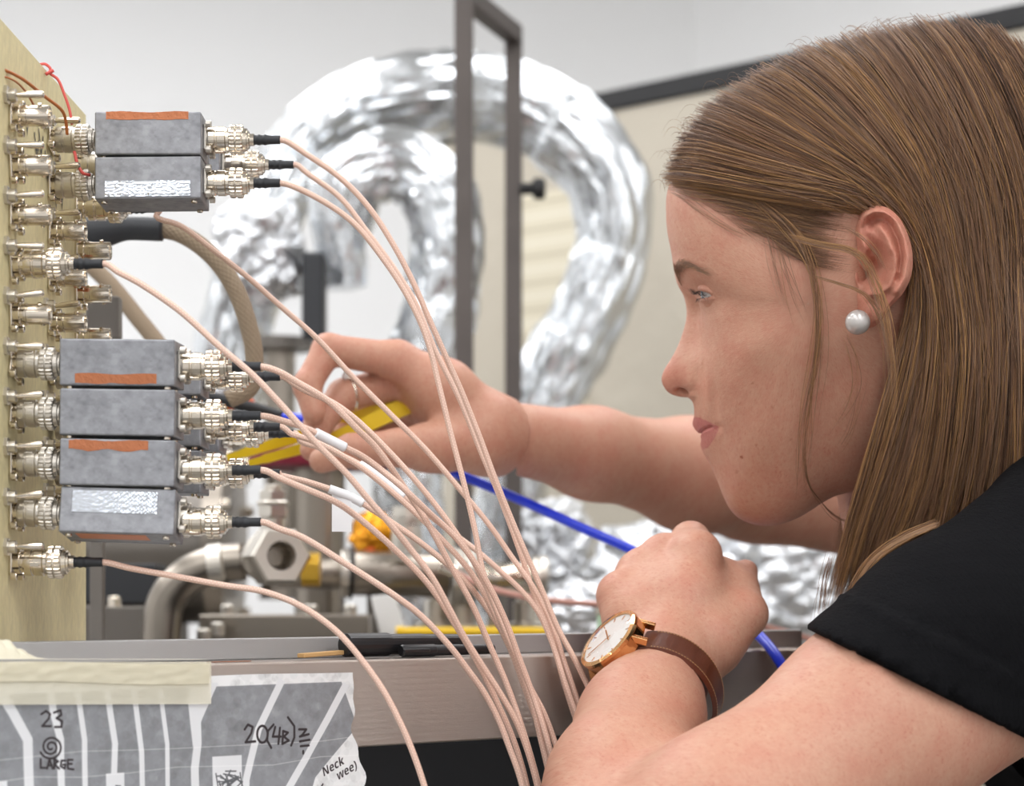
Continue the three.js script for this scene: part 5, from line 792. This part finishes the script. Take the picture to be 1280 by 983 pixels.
{ // tweezers in the far hand
  const t = thing('tweezers', 'yellow tweezers pinched between the fingers of the reaching hand', 'tweezers');
  const j = at(524, 500, 1.252), armT = (p, m, w0) => { const c = new THREE.CatmullRomCurve3([j, m, p]); const n = 30, pts = []; const P = [], U = [], I = []; const dirY = V(0, 1, 0.2).normalize();
    for (let i = 0; i <= n; i++) { const u = i / n, q = c.getPoint(u), tg = c.getTangent(u), side = tg.clone().cross(V(0, 0, 1)).normalize(), z = V(0, 0, 1), h = lerp(0.0058, w0, Math.min(1, u * 1.2)) * (u > 0.93 ? 0.75 : 1), th = 0.0022; for (const [a, b] of [[1, 1], [1, -1], [-1, -1], [-1, 1]]) { const v = q.clone().addScaledVector(side, a * h).addScaledVector(z, b * th * (a > 0 ? 1 : 0.5)); P.push(v.x, v.y, v.z); U.push(u, a); } }
    for (let i = 0; i < n; i++) for (let k = 0; k < 4; k++) { const a = i * 4 + k, b = i * 4 + (k + 1) % 4; I.push(a, b, a + 4, b, b + 4, a + 4); } I.push(0, 2, 1, 0, 3, 2, n * 4, n * 4 + 1, n * 4 + 2, n * 4, n * 4 + 2, n * 4 + 3);
    const g = new THREE.BufferGeometry(); g.setAttribute('position', new THREE.Float32BufferAttribute(P, 3)); g.setAttribute('uv', new THREE.Float32BufferAttribute(U, 2)); g.setIndex(I); g.computeVertexNormals(); const gg = toCreasedNormals(g, 0.5); return gg; };
  part('prong', armT(at(284, 573, 1.262), at(400, 538, 1.252), 0.0030), M.yellow, t); part('prong', armT(at(311, 580, 1.245), at(420, 547, 1.240), 0.0028), M.yellow, t);
  part('joint', bar(at(524, 494, 1.252), at(496, 508, 1.252), 0.007, 0.0135, V(0, 1, 0), 0.001), M.yellow, t);
  const r = thing('finger_ring', 'small bright silver ring on the middle finger of the reaching hand', 'ring'); { const a = at(436, 489, 1.238), d = at(432, 492, 1.238).sub(HR.m); part('band', alongAxis(new THREE.TorusGeometry(0.0099, 0.0012, 10, 40).rotateY(Math.PI / 2), mix3(HR.m, fingersR[1][0][1], 0.9), d), M.nickel, r); part('stone', new THREE.SphereGeometry(0.0026, 16, 12).translate(at(432, 470, 1.23).x, at(432, 470, 1.23).y, -1.23), M.white, r); }
}
{ // wrist watch
  const a = dL.clone(), c = mix3(WL, FL, 0.42).add(V(0.002, -0.003, 0));
  const u = V(-0.74, 0.60, 0.30); u.addScaledVector(a, -u.dot(a)).normalize(); const w = a.clone().cross(u).normalize();
  const ru = 0.0298, rw = 0.0282, ring = (th) => c.clone().addScaledVector(u, ru * Math.cos(th)).addScaledVector(w, rw * Math.sin(th));
  const t = thing('wrist_watch', 'gold rimmed wrist watch with white dial and brown leather strap', 'watch');
  const leather = phys({ color: '#7a3617', roughness: 0.4, clearcoat: 0.5, clearcoatRoughness: 0.25, bumpMap: rep(noiseTex, 4, 60), bumpScale: 0.0004 }), gold = std({ color: '#e3b27c', metalness: 1, roughness: 0.16 });
  const strap = (t0, t1, hw0, hw1) => { const n = 60, P = [], U = [], I = []; for (let i = 0; i <= n; i++) { const th = lerp(t0, t1, i / n), p = ring(th), o = p.clone().sub(c).normalize(), hw = lerp(hw0, hw1, i / n); for (const [s, h] of [[1, 0], [0.9, 0.0022], [-0.9, 0.0022], [-1, 0]]) { const q = p.clone().addScaledVector(a, s * hw).addScaledVector(o, h - 0.0006); P.push(q.x, q.y, q.z); U.push(i / n, s); } } for (let i = 0; i < n; i++) for (let k = 0; k < 4; k++) { const x = i * 4 + k, y = i * 4 + (k + 1) % 4; I.push(x, x + 4, y, y, x + 4, y + 4); } const g = new THREE.BufferGeometry(); g.setAttribute('position', new THREE.Float32BufferAttribute(P, 3)); g.setAttribute('uv', new THREE.Float32BufferAttribute(U, 2)); g.setIndex(I); return toCreasedNormals((g.computeVertexNormals(), g), 0.7); };
  part('strap', strap(0.48, 3.3, 0.0105, 0.009), leather, t); part('strap', strap(-0.48, -3.0, 0.0105, 0.009), leather, t);
  const st = std({ color: '#c89a6c', roughness: 0.7 }), sts = []; for (const sg of [1, -1]) for (let i = 0; i < 46; i++) { const th = lerp(0.68, 3.1, i / 46), p = ring(th), o = p.clone().sub(c).normalize(), q = ring(th + 0.03); const A = p.addScaledVector(a, sg * 0.0082).addScaledVector(o, 0.0017), B = q.addScaledVector(a, sg * 0.0082).addScaledVector(o, 0.0017); sts.push(bar(A, B, 0.0004, 0.0003, o, 0.0001)); }
  const sp = part('stitching', merge(sts), st, t); sp.userData.kind = 'stuff';
  const uc = V(-0.68, 0.64, 0.34).normalize(), cc = c.clone().addScaledVector(u, ru + 0.0058), C = (g) => alongAxis(g, cc, uc), k = 0.0188;
  part('case', C(turned([[-0.0052, 0.0001], [-0.0052, k * 0.84], [-0.0035, k * 0.96], [0.0024, k * 0.985], [0.003, k], [0.0045, k * 0.985], [0.0052, k * 0.93], [0.0052, k * 0.87], [0.0042, k * 0.86]], 60)), gold, t);
  const dial = part('dial', C(turned([[0.0040, 0.0001], [0.0040, k * 0.865]], 60)), std({ color: '#d8d5d1', roughness: 0.5 }), t);
  const inD = (th, r0, r1, wd, h) => { const y = V(), xa = uc.clone(), t0 = Math.abs(xa.y) > 0.9 ? V(1, 0, 0) : V(0, 1, 0), zz = xa.clone().cross(t0).normalize(), yy = zz.clone().cross(xa), dir = yy.multiplyScalar(Math.cos(th)).addScaledVector(zz, Math.sin(th)), o = cc.clone().addScaledVector(uc, 0.0042 + h); return bar(o.clone().addScaledVector(dir, r0), o.clone().addScaledVector(dir, r1), wd, 0.0002, uc, 0.00005); };
  for (let i = 0; i < 12; i++) part('hour_mark', inD(i / 12 * 6.2832, k * 0.66, k * 0.8, 0.0006, 0), gold, dial);
  part('hand', inD(1.0, -0.002, k * 0.5, 0.0008, 0.0004), gold, dial); part('hand', inD(2.6, -0.002, k * 0.72, 0.0006, 0.0006), gold, dial);
  part('crystal', C(turned([[0.0052, k * 0.87], [0.006, k * 0.6], [0.0063, 0.0001]], 48)), phys({ color: '#ffffff', transmission: 1, thickness: 0, roughness: 0.02 }), t);
  for (const s of [1, -1]) for (const e of [1, -1]) part('lug', bar(cc.clone().addScaledVector(w, s * k * 0.72).addScaledVector(a, e * 0.0086), cc.clone().addScaledVector(w, s * (k + 0.0005)).addScaledVector(a, e * 0.0086).addScaledVector(u, -0.0085), 0.0028, 0.0038, u, 0.0006), gold, t);
  part('crown', alongAxis(turned([[k - 0.001, 0.0001], [k - 0.001, 0.0016], [k + 0.0025, 0.0016], [k + 0.0025, 0.0001]], 18), cc.clone().addScaledVector(u, 0.001), a), gold, t);
  const bp = ring(3.3); part('buckle', alongAxis(new THREE.TorusGeometry(0.0095, 0.0009, 8, 30).rotateX(0), bp.clone().addScaledVector(bp.clone().sub(c).normalize(), 0.002), ring(3.31).sub(bp).normalize()), gold, t);
}
// ---------- the woman: hair, brows, lashes ----------
{
  const HOUT = [[834, 232], [842, 205], [858, 172], [882, 138], [918, 108], [972, 78], [1035, 53], [1100, 37], [1165, 28], [1230, 36], [1285, 66], [1325, 130], [1345, 230], [1340, 340], [1310, 450], [1250, 560], [1150, 640], [1050, 660], [950, 640], [860, 540], [830, 440], [828, 340], [830, 280]];
  const RHR = contour(HOUT), nS = 2.1;
  const shellZ = (px, py) => { let z = 0.05; for (let k = 0; k < 3; k++) { const [x, y] = toLocal(px, py, z), r = Math.hypot(x, y) / RHR(Math.atan2(y, x)); z = (width(x, y) + 0.006) * Math.pow(Math.max(0, 1 - Math.pow(Math.min(1, r), nS)), 1 / nS); } return z; };
  const hairZ = (px, py) => {
    let z = shellZ(px, py); const zf = 0.068 - 0.00003 * (py - 450) + 0.006 * smooth(1100, 1300, px);
    z = lerp(z, zf, smooth(330, 460, py)); return z - 0.022 * Math.exp(-(((px - 1102) / 40) ** 2) - (((py - 335) / 75) ** 2));
  };
  const G = [
    [[836, 231], [866, 234], [915, 242], [970, 252], [1030, 260], [1080, 268], [1122, 300], [1138, 350], [1122, 430], [1092, 540], [1060, 650], [1032, 760]],
    [[840, 214], [874, 214], [925, 226], [985, 240], [1045, 250], [1095, 264], [1132, 300], [1143, 360], [1128, 440], [1100, 545], [1068, 650], [1040, 765]],
    [[846, 196], [882, 196], [935, 211], [995, 228], [1055, 244], [1105, 266], [1140, 310], [1148, 375], [1136, 460], [1110, 560], [1076, 660], [1046, 770]],
    [[862, 164], [898, 174], [955, 198], [1015, 222], [1074, 250], [1122, 284], [1150, 335], [1155, 410], [1142, 500], [1116, 600], [1086, 690], [1052, 775]],
    [[886, 133], [926, 148], [980, 178], [1038, 212], [1096, 250], [1140, 298], [1162, 360], [1164, 440], [1152, 530], [1128, 620], [1098, 700], [1062, 770]],
    [[936, 99], [978, 122], [1030, 163], [1084, 212], [1130, 262], [1160, 325], [1174, 400], [1174, 480], [1162, 570], [1140, 650], [1112, 710], [1085, 765]],
    [[988, 74], [1030, 104], [1074, 150], [1118, 208], [1156, 275], [1180, 350], [1190, 430], [1186, 515], [1172, 600], [1154, 660], [1138, 715], [1120, 760]],
    [[1038, 53], [1080, 92], [1120, 148], [1158, 215], [1188, 292], [1206, 375], [1210, 460], [1204, 540], [1192, 610], [1178, 670], [1165, 720], [1150, 760]],
    [[1090, 40], [1130, 86], [1168, 152], [1202, 230], [1226, 315], [1238, 400], [1240, 485], [1234, 560], [1224, 630], [1212, 690], [1200, 740], [1190, 780]],
    [[1140, 31], [1180, 78], [1218, 155], [1248, 245], [1266, 335], [1274, 430], [1274, 510], [1268, 590], [1260, 650], [1250, 710], [1240, 760], [1232, 800]],
    [[1190, 29], [1232, 84], [1270, 168], [1296, 265], [1312, 365], [1318, 460], [1318, 540], [1312, 620], [1304, 680], [1296, 740], [1290, 790], [1284, 830]],
    [[1234, 37], [1275, 96], [1310, 185], [1330, 285], [1342, 385], [1348, 480], [1348, 560], [1344, 640], [1338, 700], [1332, 760], [1328, 810], [1324, 850]],
    [[1275, 60], [1305, 120], [1332, 210], [1345, 310], [1354, 410], [1360, 500], [1362, 580], [1360, 660], [1356, 720], [1352, 780], [1350, 830], [1348, 870]],
  ];
  // guides as points in the head frame; the last one runs down the middle of the back
  const guides = G.map((g, k) => new THREE.CatmullRomCurve3(g.map(([px, py], i) => { const z = k === G.length - 1 ? 0.012 : Math.max(i ? 0.004 : 0.0, hairZ(px, py)); const [x, y] = toLocal(px, py, z); return V(x, y, z); }), false, 'centripetal').getSpacedPoints(40));
  const gp = (t, s, out) => { const i = Math.min(G.length - 2, Math.max(0, Math.floor(t))), f = t - i, k = clamp(s) * 40, a = Math.min(39, Math.floor(k)), q = k - a, P = (g, j) => g[j]; const A = guides[i], B = guides[i + 1]; out.set(0, 0, 0); return out.addScaledVector(A[a], (1 - f) * (1 - q)).addScaledVector(A[a + 1], (1 - f) * q).addScaledVector(B[a], f * (1 - q)).addScaledVector(B[a + 1], f * q); };
  const Ps = [], Ns = [], Cs = [], Is = [];
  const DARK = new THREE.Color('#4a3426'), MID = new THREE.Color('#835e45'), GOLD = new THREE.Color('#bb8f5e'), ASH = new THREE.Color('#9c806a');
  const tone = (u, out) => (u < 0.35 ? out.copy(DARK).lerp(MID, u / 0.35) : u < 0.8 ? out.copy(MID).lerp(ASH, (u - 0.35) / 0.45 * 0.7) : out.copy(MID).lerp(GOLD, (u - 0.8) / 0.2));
  const tA = V(), nA = V(), bA = V(), ref = V(0.3, 0.2, 1).normalize(), col = new THREE.Color();
  function strand(pts, r0, c, acc = [Ps, Ns, Cs, Is]) {            // a fine three-sided hair, tapering to its tip
    const [P, N, C, I] = acc, n = pts.length, base = P.length / 3;
    for (let i = 0; i < n; i++) {
      tA.copy(pts[Math.min(n - 1, i + 1)]).sub(pts[Math.max(0, i - 1)]).normalize(); nA.copy(ref).cross(tA).normalize(); bA.copy(tA).cross(nA);
      const u = i / (n - 1), r = r0 * (0.55 + 0.45 * Math.min(1, u * 6)) * (u > 0.7 ? lerp(1, 0.25, (u - 0.7) / 0.3) : 1);
      for (let k = 0; k < 3; k++) { const a = k * 2.0943951, x = Math.cos(a), y = Math.sin(a), nx = nA.x * x + bA.x * y, ny = nA.y * x + bA.y * y, nz = nA.z * x + bA.z * y; P.push(pts[i].x + nx * r, pts[i].y + ny * r, pts[i].z + nz * r); N.push(nx, ny, nz); C.push(c.r, c.g, c.b); }
    }
    for (let i = 0; i < n - 1; i++) for (let k = 0; k < 3; k++) { const a = base + i * 3 + k, b = base + i * 3 + (k + 1) % 3; I.push(a, b, a + 3, b, b + 3, a + 3); }
  }
  const make = ([P, N, C, I]) => { const g = new THREE.BufferGeometry(); g.setAttribute('position', new THREE.Float32BufferAttribute(P, 3)); g.setAttribute('normal', new THREE.Float32BufferAttribute(N, 3)); g.setAttribute('color', new THREE.Float32BufferAttribute(C, 3)); g.setIndex(I); return g; };
  const TM = G.length - 1;
  // locks: strands that run together
  function lock(tc, sw, n, side, l0, u0, s0, s1, wob) {
    const ph = rr(0, 6), fr = rr(1.5, 3.5), am = rr(0.02, 0.2) * wob, ph2 = rr(0, 6);
    for (let k = 0; k < n; k++) {
      const dt = sw * gauss() * 0.6, dl = 0.0011 * gauss(), a = s0 + rr(0, 0.05), e = Math.min(1, s1 - Math.abs(gauss()) * 0.06), m = 20, pts = [], jx = gauss(), jy = gauss(), f2 = rr(2, 7), p2 = rr(0, 6), lift = Math.max(0, gauss() - 1.3) * 0.003;
      for (let i = 0; i < m; i++) {
        const u = i / (m - 1), s = lerp(a, e, u), t = clamp(tc + dt * lerp(1, 0.55, smooth(0.3, 1, s)) + am * Math.sin(fr * s * 6.28 + ph) * s, 0, TM), q = gp(t, s, V());
        const out = l0 + dl + 0.0016 * Math.sin(fr * 5 * s + ph2) * smooth(0.2, 0.7, s) + lift * Math.sin(3.14 * u), rad = Math.hypot(q.x, q.y, q.z) || 1, keep = smooth(0.5, 0.3, s);
        // outwards: from the head's middle near the scalp, towards the side where it hangs
        q.x += q.x / rad * out * keep + 0.0006 * (jx + 0.6 * Math.sin(f2 * s * 3 + p2)) * smooth(0, 0.5, s); q.y += q.y / rad * out * keep; q.z += (q.z / rad * keep + (1 - keep)) * out + 0.0005 * jy * Math.sin(f2 * s * 2 + p2);
        q.z *= side; pts.push(q);
      }
      tone(clamp(u0 + 0.2 * gauss()), col); strand(pts, rr(0.00011, 0.00023), col);
    }
  }
  const nLock = 620;
  for (let i = 0; i < nLock; i++) { const t = TM * Math.pow((i + rnd()) / nLock, 0.92); lock(t, rr(0.05, 0.15), 18, 1, rr(-0.0035, 0.0055), clamp(rr(0.05, 0.98) + (t < 1.2 ? 0.15 : 0)), 0, rr(0.86, 1.0), 1); }
  for (let i = 0; i < 150; i++) lock(rr(0.2, 8), rr(0.03, 0.08), 9, 1, rr(0.003, 0.0065), rr(0.55, 1), rr(0, 0.25), rr(0.8, 1), 1.6);            // lighter locks on top
  for (let i = 0; i < 170; i++) lock(rr(0, TM), rr(0.1, 0.25), 14, -1, rr(-0.001, 0.004), rr(0.1, 0.8), 0, rr(0.86, 1), 1);
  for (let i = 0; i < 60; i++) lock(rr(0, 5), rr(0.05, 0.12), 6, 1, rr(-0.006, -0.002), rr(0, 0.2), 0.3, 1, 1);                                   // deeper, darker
  // strays traced over the face and off the crown: [points in pixels, height over the skin, hairs, spread in pixels, tone]
  const skinZ = (px, py) => { let z = 0.05; for (let k = 0; k < 3; k++) { const [x, y] = toLocal(px, py, z), ph = Math.atan2(y, x), n = expo(ph), r = Math.hypot(x, y) / RB(ph); z = width(x, y) * Math.pow(Math.max(0, 1 - Math.pow(Math.min(1, r), n)), 1 / n); } return z; };
  function stray(path, h, n, spread, u0, r = 0.00014) {
    for (let k = 0; k < n; k++) {
      const ox = gauss() * spread, oy = gauss() * spread, e = rr(0.75, 1), f = rr(0.5, 1.4), ph = rr(0, 6), w = rr(0.3, 1);
      const c = new THREE.CatmullRomCurve3(path.map(([px, py], i) => { const a = px + ox * (0.5 + 0.7 * i / path.length) + w * spread * Math.sin(i * f + ph), b = py + oy * 0.7, z = (typeof h === 'function' ? h(a, b, i / (path.length - 1)) : skinZ(a, b) + h); const [x, y] = toLocal(a, b, z); return V(x, y, z); }), false, 'centripetal');
      tone(clamp(u0 + 0.12 * gauss()), col); const m = 18, pts = []; for (let i = 0; i < m; i++) pts.push(c.getPoint(e * i / (m - 1))); strand(pts, r * rr(0.7, 1.3), col);
    }
  }
  stray([[930, 236], [962, 262], [990, 290], [1010, 322], [1020, 360], [1024, 400], [1021, 450], [1012, 500], [1006, 545], [1004, 590], [1006, 622]], 0.0035, 17, 4.0, 0.84);
  stray([[950, 250], [985, 275], [1008, 305], [1019, 345], [1023, 395], [1020, 445], [1013, 500], [1010, 545], [1005, 575], [996, 608]], 0.0045, 8, 4.0, 0.86);
  stray([[1005, 560], [1010, 600], [1025, 625], [1052, 650], [1085, 660], [1110, 658]], 0.004, 5, 2.5, 0.8);
  stray([[990, 296], [1030, 306], [1062, 312], [1082, 326], [1094, 352], [1106, 392], [1114, 440], [1119, 500], [1112, 560]], (a, b) => 0.094 + 0.002 * smooth(300, 420, b), 24, 3.8, 0.84);
  stray([[1020, 346], [1050, 355], [1078, 366], [1096, 388], [1108, 420], [1112, 470], [1108, 530]], (a, b) => 0.092, 14, 3.0, 0.84);
  stray([[1060, 285], [1082, 298], [1098, 318], [1106, 338]], (a) => 0.096, 6, 3, 0.8);
  stray([[870, 240], [905, 262], [935, 285], [960, 300]], 0.002, 9, 6, 0.7, 0.00009);
  stray([[850, 244], [880, 268], [915, 290], [938, 298]], 0.002, 6, 5, 0.75, 0.00009);
  stray([[955, 262], [968, 300], [978, 335], [990, 372], [1000, 400]], 0.002, 16, 9, 0.7, 0.0001);
  // temple and sideburn
  for (let i = 0; i < 430; i++) { const v = Math.pow(rnd(), 1.25), a = [lerp(890, 985, v) + rr(-22, 34), lerp(238, 306, v) + rr(-8, 10)], b = [lerp(1000, 1012, v), lerp(258, 330, v)], c = [rr(1035, 1078), lerp(268, 340, v) + rr(-3, 5)]; stray([a, [(a[0] + b[0]) / 2, (a[1] + b[1]) / 2 + rr(-1, 6)], b, c], rr(0.0006, 0.0026), 1, 1.5, rr(0.2, 0.95), 0.00012); }
  stray([[836, 228], [878, 230], [935, 240], [1000, 252], [1062, 264]], 0.005, 60, 4.5, 0.9, 0.00014);
  stray([[842, 212], [900, 215], [960, 229], [1020, 245], [1072, 258]], 0.009, 50, 6, 0.88, 0.00014);
  stray([[838, 234], [865, 243], [905, 248], [960, 262], [1010, 285]], 0.003, 24, 5, 0.85, 0.00011);
  // down on the jaw and neck
  stray([[1055, 420], [1068, 450], [1072, 480], [1060, 510], [1035, 540]], 0.003, 5, 6, 0.85, 0.00009);
  stray([[1050, 560], [1062, 540], [1072, 505], [1078, 470]], 0.006, 5, 6, 0.9, 0.00009);
  stray([[1040, 690], [1032, 720], [1026, 760], [1022, 800]], (a, b) => 0.062, 16, 5, 0.45, 0.00012);
  stray([[1170, 655], [1130, 672], [1090, 700], [1068, 735], [1055, 775]], (a, b) => 0.076, 40, 4, 0.86, 0.0002);
  // flyaways along the crown
  for (let i = 0; i < 150; i++) { const k = rr(0, 8.5), t0 = Math.min(10, k), o = gp(t0, 0.0, V()), q = toPix(fromLocal(o.x, o.y, o.z)), L = rr(15, 85), up = rr(2, 17) , dirx = rnd() < 0.75 ? 1 : -0.5; stray([[q[0] - 6, q[1] + 8], [q[0] + dirx * L * 0.3, q[1] - up * 0.8 + L * 0.02], [q[0] + dirx * L * 0.65, q[1] - up], [q[0] + dirx * L, q[1] - up * rr(0, 1.2) + 4 - L * 0.3 * (dirx > 0 ? 1 : -0.6)]], () => rr(0.0, 0.012), 1, 1.5, rr(0.3, 0.8), 0.00010); }
  for (let i = 0; i < 30; i++) { const y = rr(150, 232), x = 834 + (232 - y) * 0.36; stray([[x + 14, y + 4], [x, y - 4], [x - rr(4, 14), y + rr(-8, 6)], [x - rr(2, 12), y + rr(0, 22)]], () => rr(0, 0.01), 1, 1.5, 0.6, 0.00009); }
  for (let i = 0; i < 170; i++) { const t = rr(1, 10), s = rr(0.1, 0.5); const o = gp(t, s, V()), o2 = gp(Math.min(12, t + rr(-0.8, 0.8)), s + 0.12, V()), o3 = gp(Math.min(12, t + rr(-1.4, 1.4)), s + 0.25, V()); o.z += 0.006; o2.z += 0.009; o3.z += 0.007; tone(rr(0.5, 1), col); const c = new THREE.CatmullRomCurve3([o, o2, o3]); strand(c.getPoints(14), 0.00012, col); }
  const hairGeo = make([Ps, Ns, Cs, Is]);
  // scalp under the hair
  const mask = [[836, 224], [880, 227], [935, 239], [985, 256], [1030, 268], [1062, 262], [1075, 250], [1110, 250], [1140, 275], [1150, 320], [1145, 370], [1130, 520], [1150, 640], [1400, 640], [1400, -20], [800, -20]];
  const cp = [], cn = [], cc = [], ci = [], n = 240, m = 90; for (let i = 0; i <= n; i++) for (let j = 0; j <= m; j++) { const [x, y, z] = headPoint(i / n * 6.2831853, Math.max(0.01, j / m * Math.PI / 2), 0.0012); cp.push(x, y, z); tone(clamp(0.12 + 0.25 * fbm(x * 300, y * 60, z * 60, 2)), col); cc.push(col.r, col.g, col.b); }
  for (let i = 0; i < n; i++) for (let j = 0; j < m; j++) { const a = i * (m + 1) + j, q = toPix(fromLocal(cp[3 * a], cp[3 * a + 1], cp[3 * a + 2])); if (inPoly(mask, q[0] + 3 * gauss(), q[1])) { const b = a + m + 1; ci.push(a, a + 1, b, b, a + 1, b + 1); } }
  const cg = new THREE.BufferGeometry(); cg.setAttribute('position', new THREE.Float32BufferAttribute(cp, 3)); cg.setAttribute('color', new THREE.Float32BufferAttribute(cc, 3)); cg.setIndex(ci); cg.computeVertexNormals();
  const cf = cg.clone(); { const p = cf.attributes.position, q = cf.attributes.normal; for (let k = 0; k < p.count; k++) { p.setZ(k, -p.getZ(k)); q.setZ(k, -q.getZ(k)); } const ix = cf.index.array.slice(); for (let k = 0; k < ix.length; k += 3) { const s = ix[k]; ix[k] = ix[k + 1]; ix[k + 1] = s; } cf.setIndex(new THREE.BufferAttribute(ix, 1)); }
  const hairMat = phys({ color: '#ffffff', vertexColors: true, roughness: 0.42, specularIntensity: 0.8, side: THREE.DoubleSide });
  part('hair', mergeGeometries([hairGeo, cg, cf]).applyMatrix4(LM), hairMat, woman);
  // eyebrows and lashes
  for (const sd of [1, -1]) {
    const acc = [[], [], [], []];
    const bl = new THREE.CatmullRomCurve3([V(845, 355, 6.5), V(851, 347, 8), V(862, 341, 6.5), V(877, 339, 5), V(893, 342, 3.4), V(909, 349, 1.8)]);
    for (let i = 0; i < 260; i++) { const u = Math.pow(rnd(), 0.95), q = bl.getPoint(u), tg = bl.getTangent(u), v = rr(-1, 1), cx = q.x + rr(-1, 1), cy = q.y + v * q.z, z0 = lerp(0.004, 0.046, Math.pow(u, 0.8)), L = rr(7, 13) * (1 - 0.3 * u), ang = Math.atan2(tg.y, tg.x) * 0.8 - 0.35 * (1 - smooth(0, 0.4, u)) + (v > 0 ? -0.25 : 0.15) + 0.2 * gauss();
      const b = (k) => { const px = cx + Math.cos(ang) * L * k, py = cy + Math.sin(ang) * L * k, z = z0 + 0.006 * k; const phi = (() => { const [x, y] = toLocal(px, py, z); return Math.atan2(y, x); })(); const nn = expo(phi); let [x, y] = toLocal(px, py, z); const w = width(x, y), rho = Math.pow(Math.max(0, 1 - Math.pow(z / w, nn)), 1 / nn), r = RB(phi) * rho + 0.0024 - 0.0004 * (1 - k); const h = Math.hypot(x, y); return V(x / h * r, y / h * r, z); };
      const pts = [b(0), b(0.35), b(0.7), b(1)]; for (const p of pts) p.z *= sd; tone(clamp(0.62 + 0.2 * gauss()), col); strand(pts, 0.00010, col, acc); }
    part('eyebrow', make(acc).applyMatrix4(LM), hairMat, woman);
    const al = [[], [], [], []]; for (const up of [1, 0]) for (let i = 0; i < (up ? 46 : 18); i++) { const az = rr(-50, 60) * deg, open = Math.sqrt(Math.max(0, 1 - (az / deg / 66) ** 2)), e = (up ? -10 + 12 * open : -11 - 6 * open) * deg, r = EYER + 0.0012, d = (R, ee, aa) => V(EYEC[0] - R * Math.cos(aa) * Math.cos(ee), EYEC[1] + R * Math.sin(ee), EYEC[2] + R * Math.sin(aa) * Math.cos(ee)); const L = up ? rr(0.0035, 0.006) : rr(0.0015, 0.0028), pts = [d(r, e, az), d(r + L * 0.5, e + (up ? -0.12 : 0.02), az + 0.06 * gauss()), d(r + L, e + (up ? 0.06 : -0.08), az + 0.1 * gauss())]; for (const p of pts) p.z *= sd; col.set('#1c130e'); strand(pts, 0.00012, col, al); }
    part('eyelashes', make(al).applyMatrix4(LM), hairMat, woman);
  }
}
for (const o of things) rebase(o);
renderer.render(scene, camera);
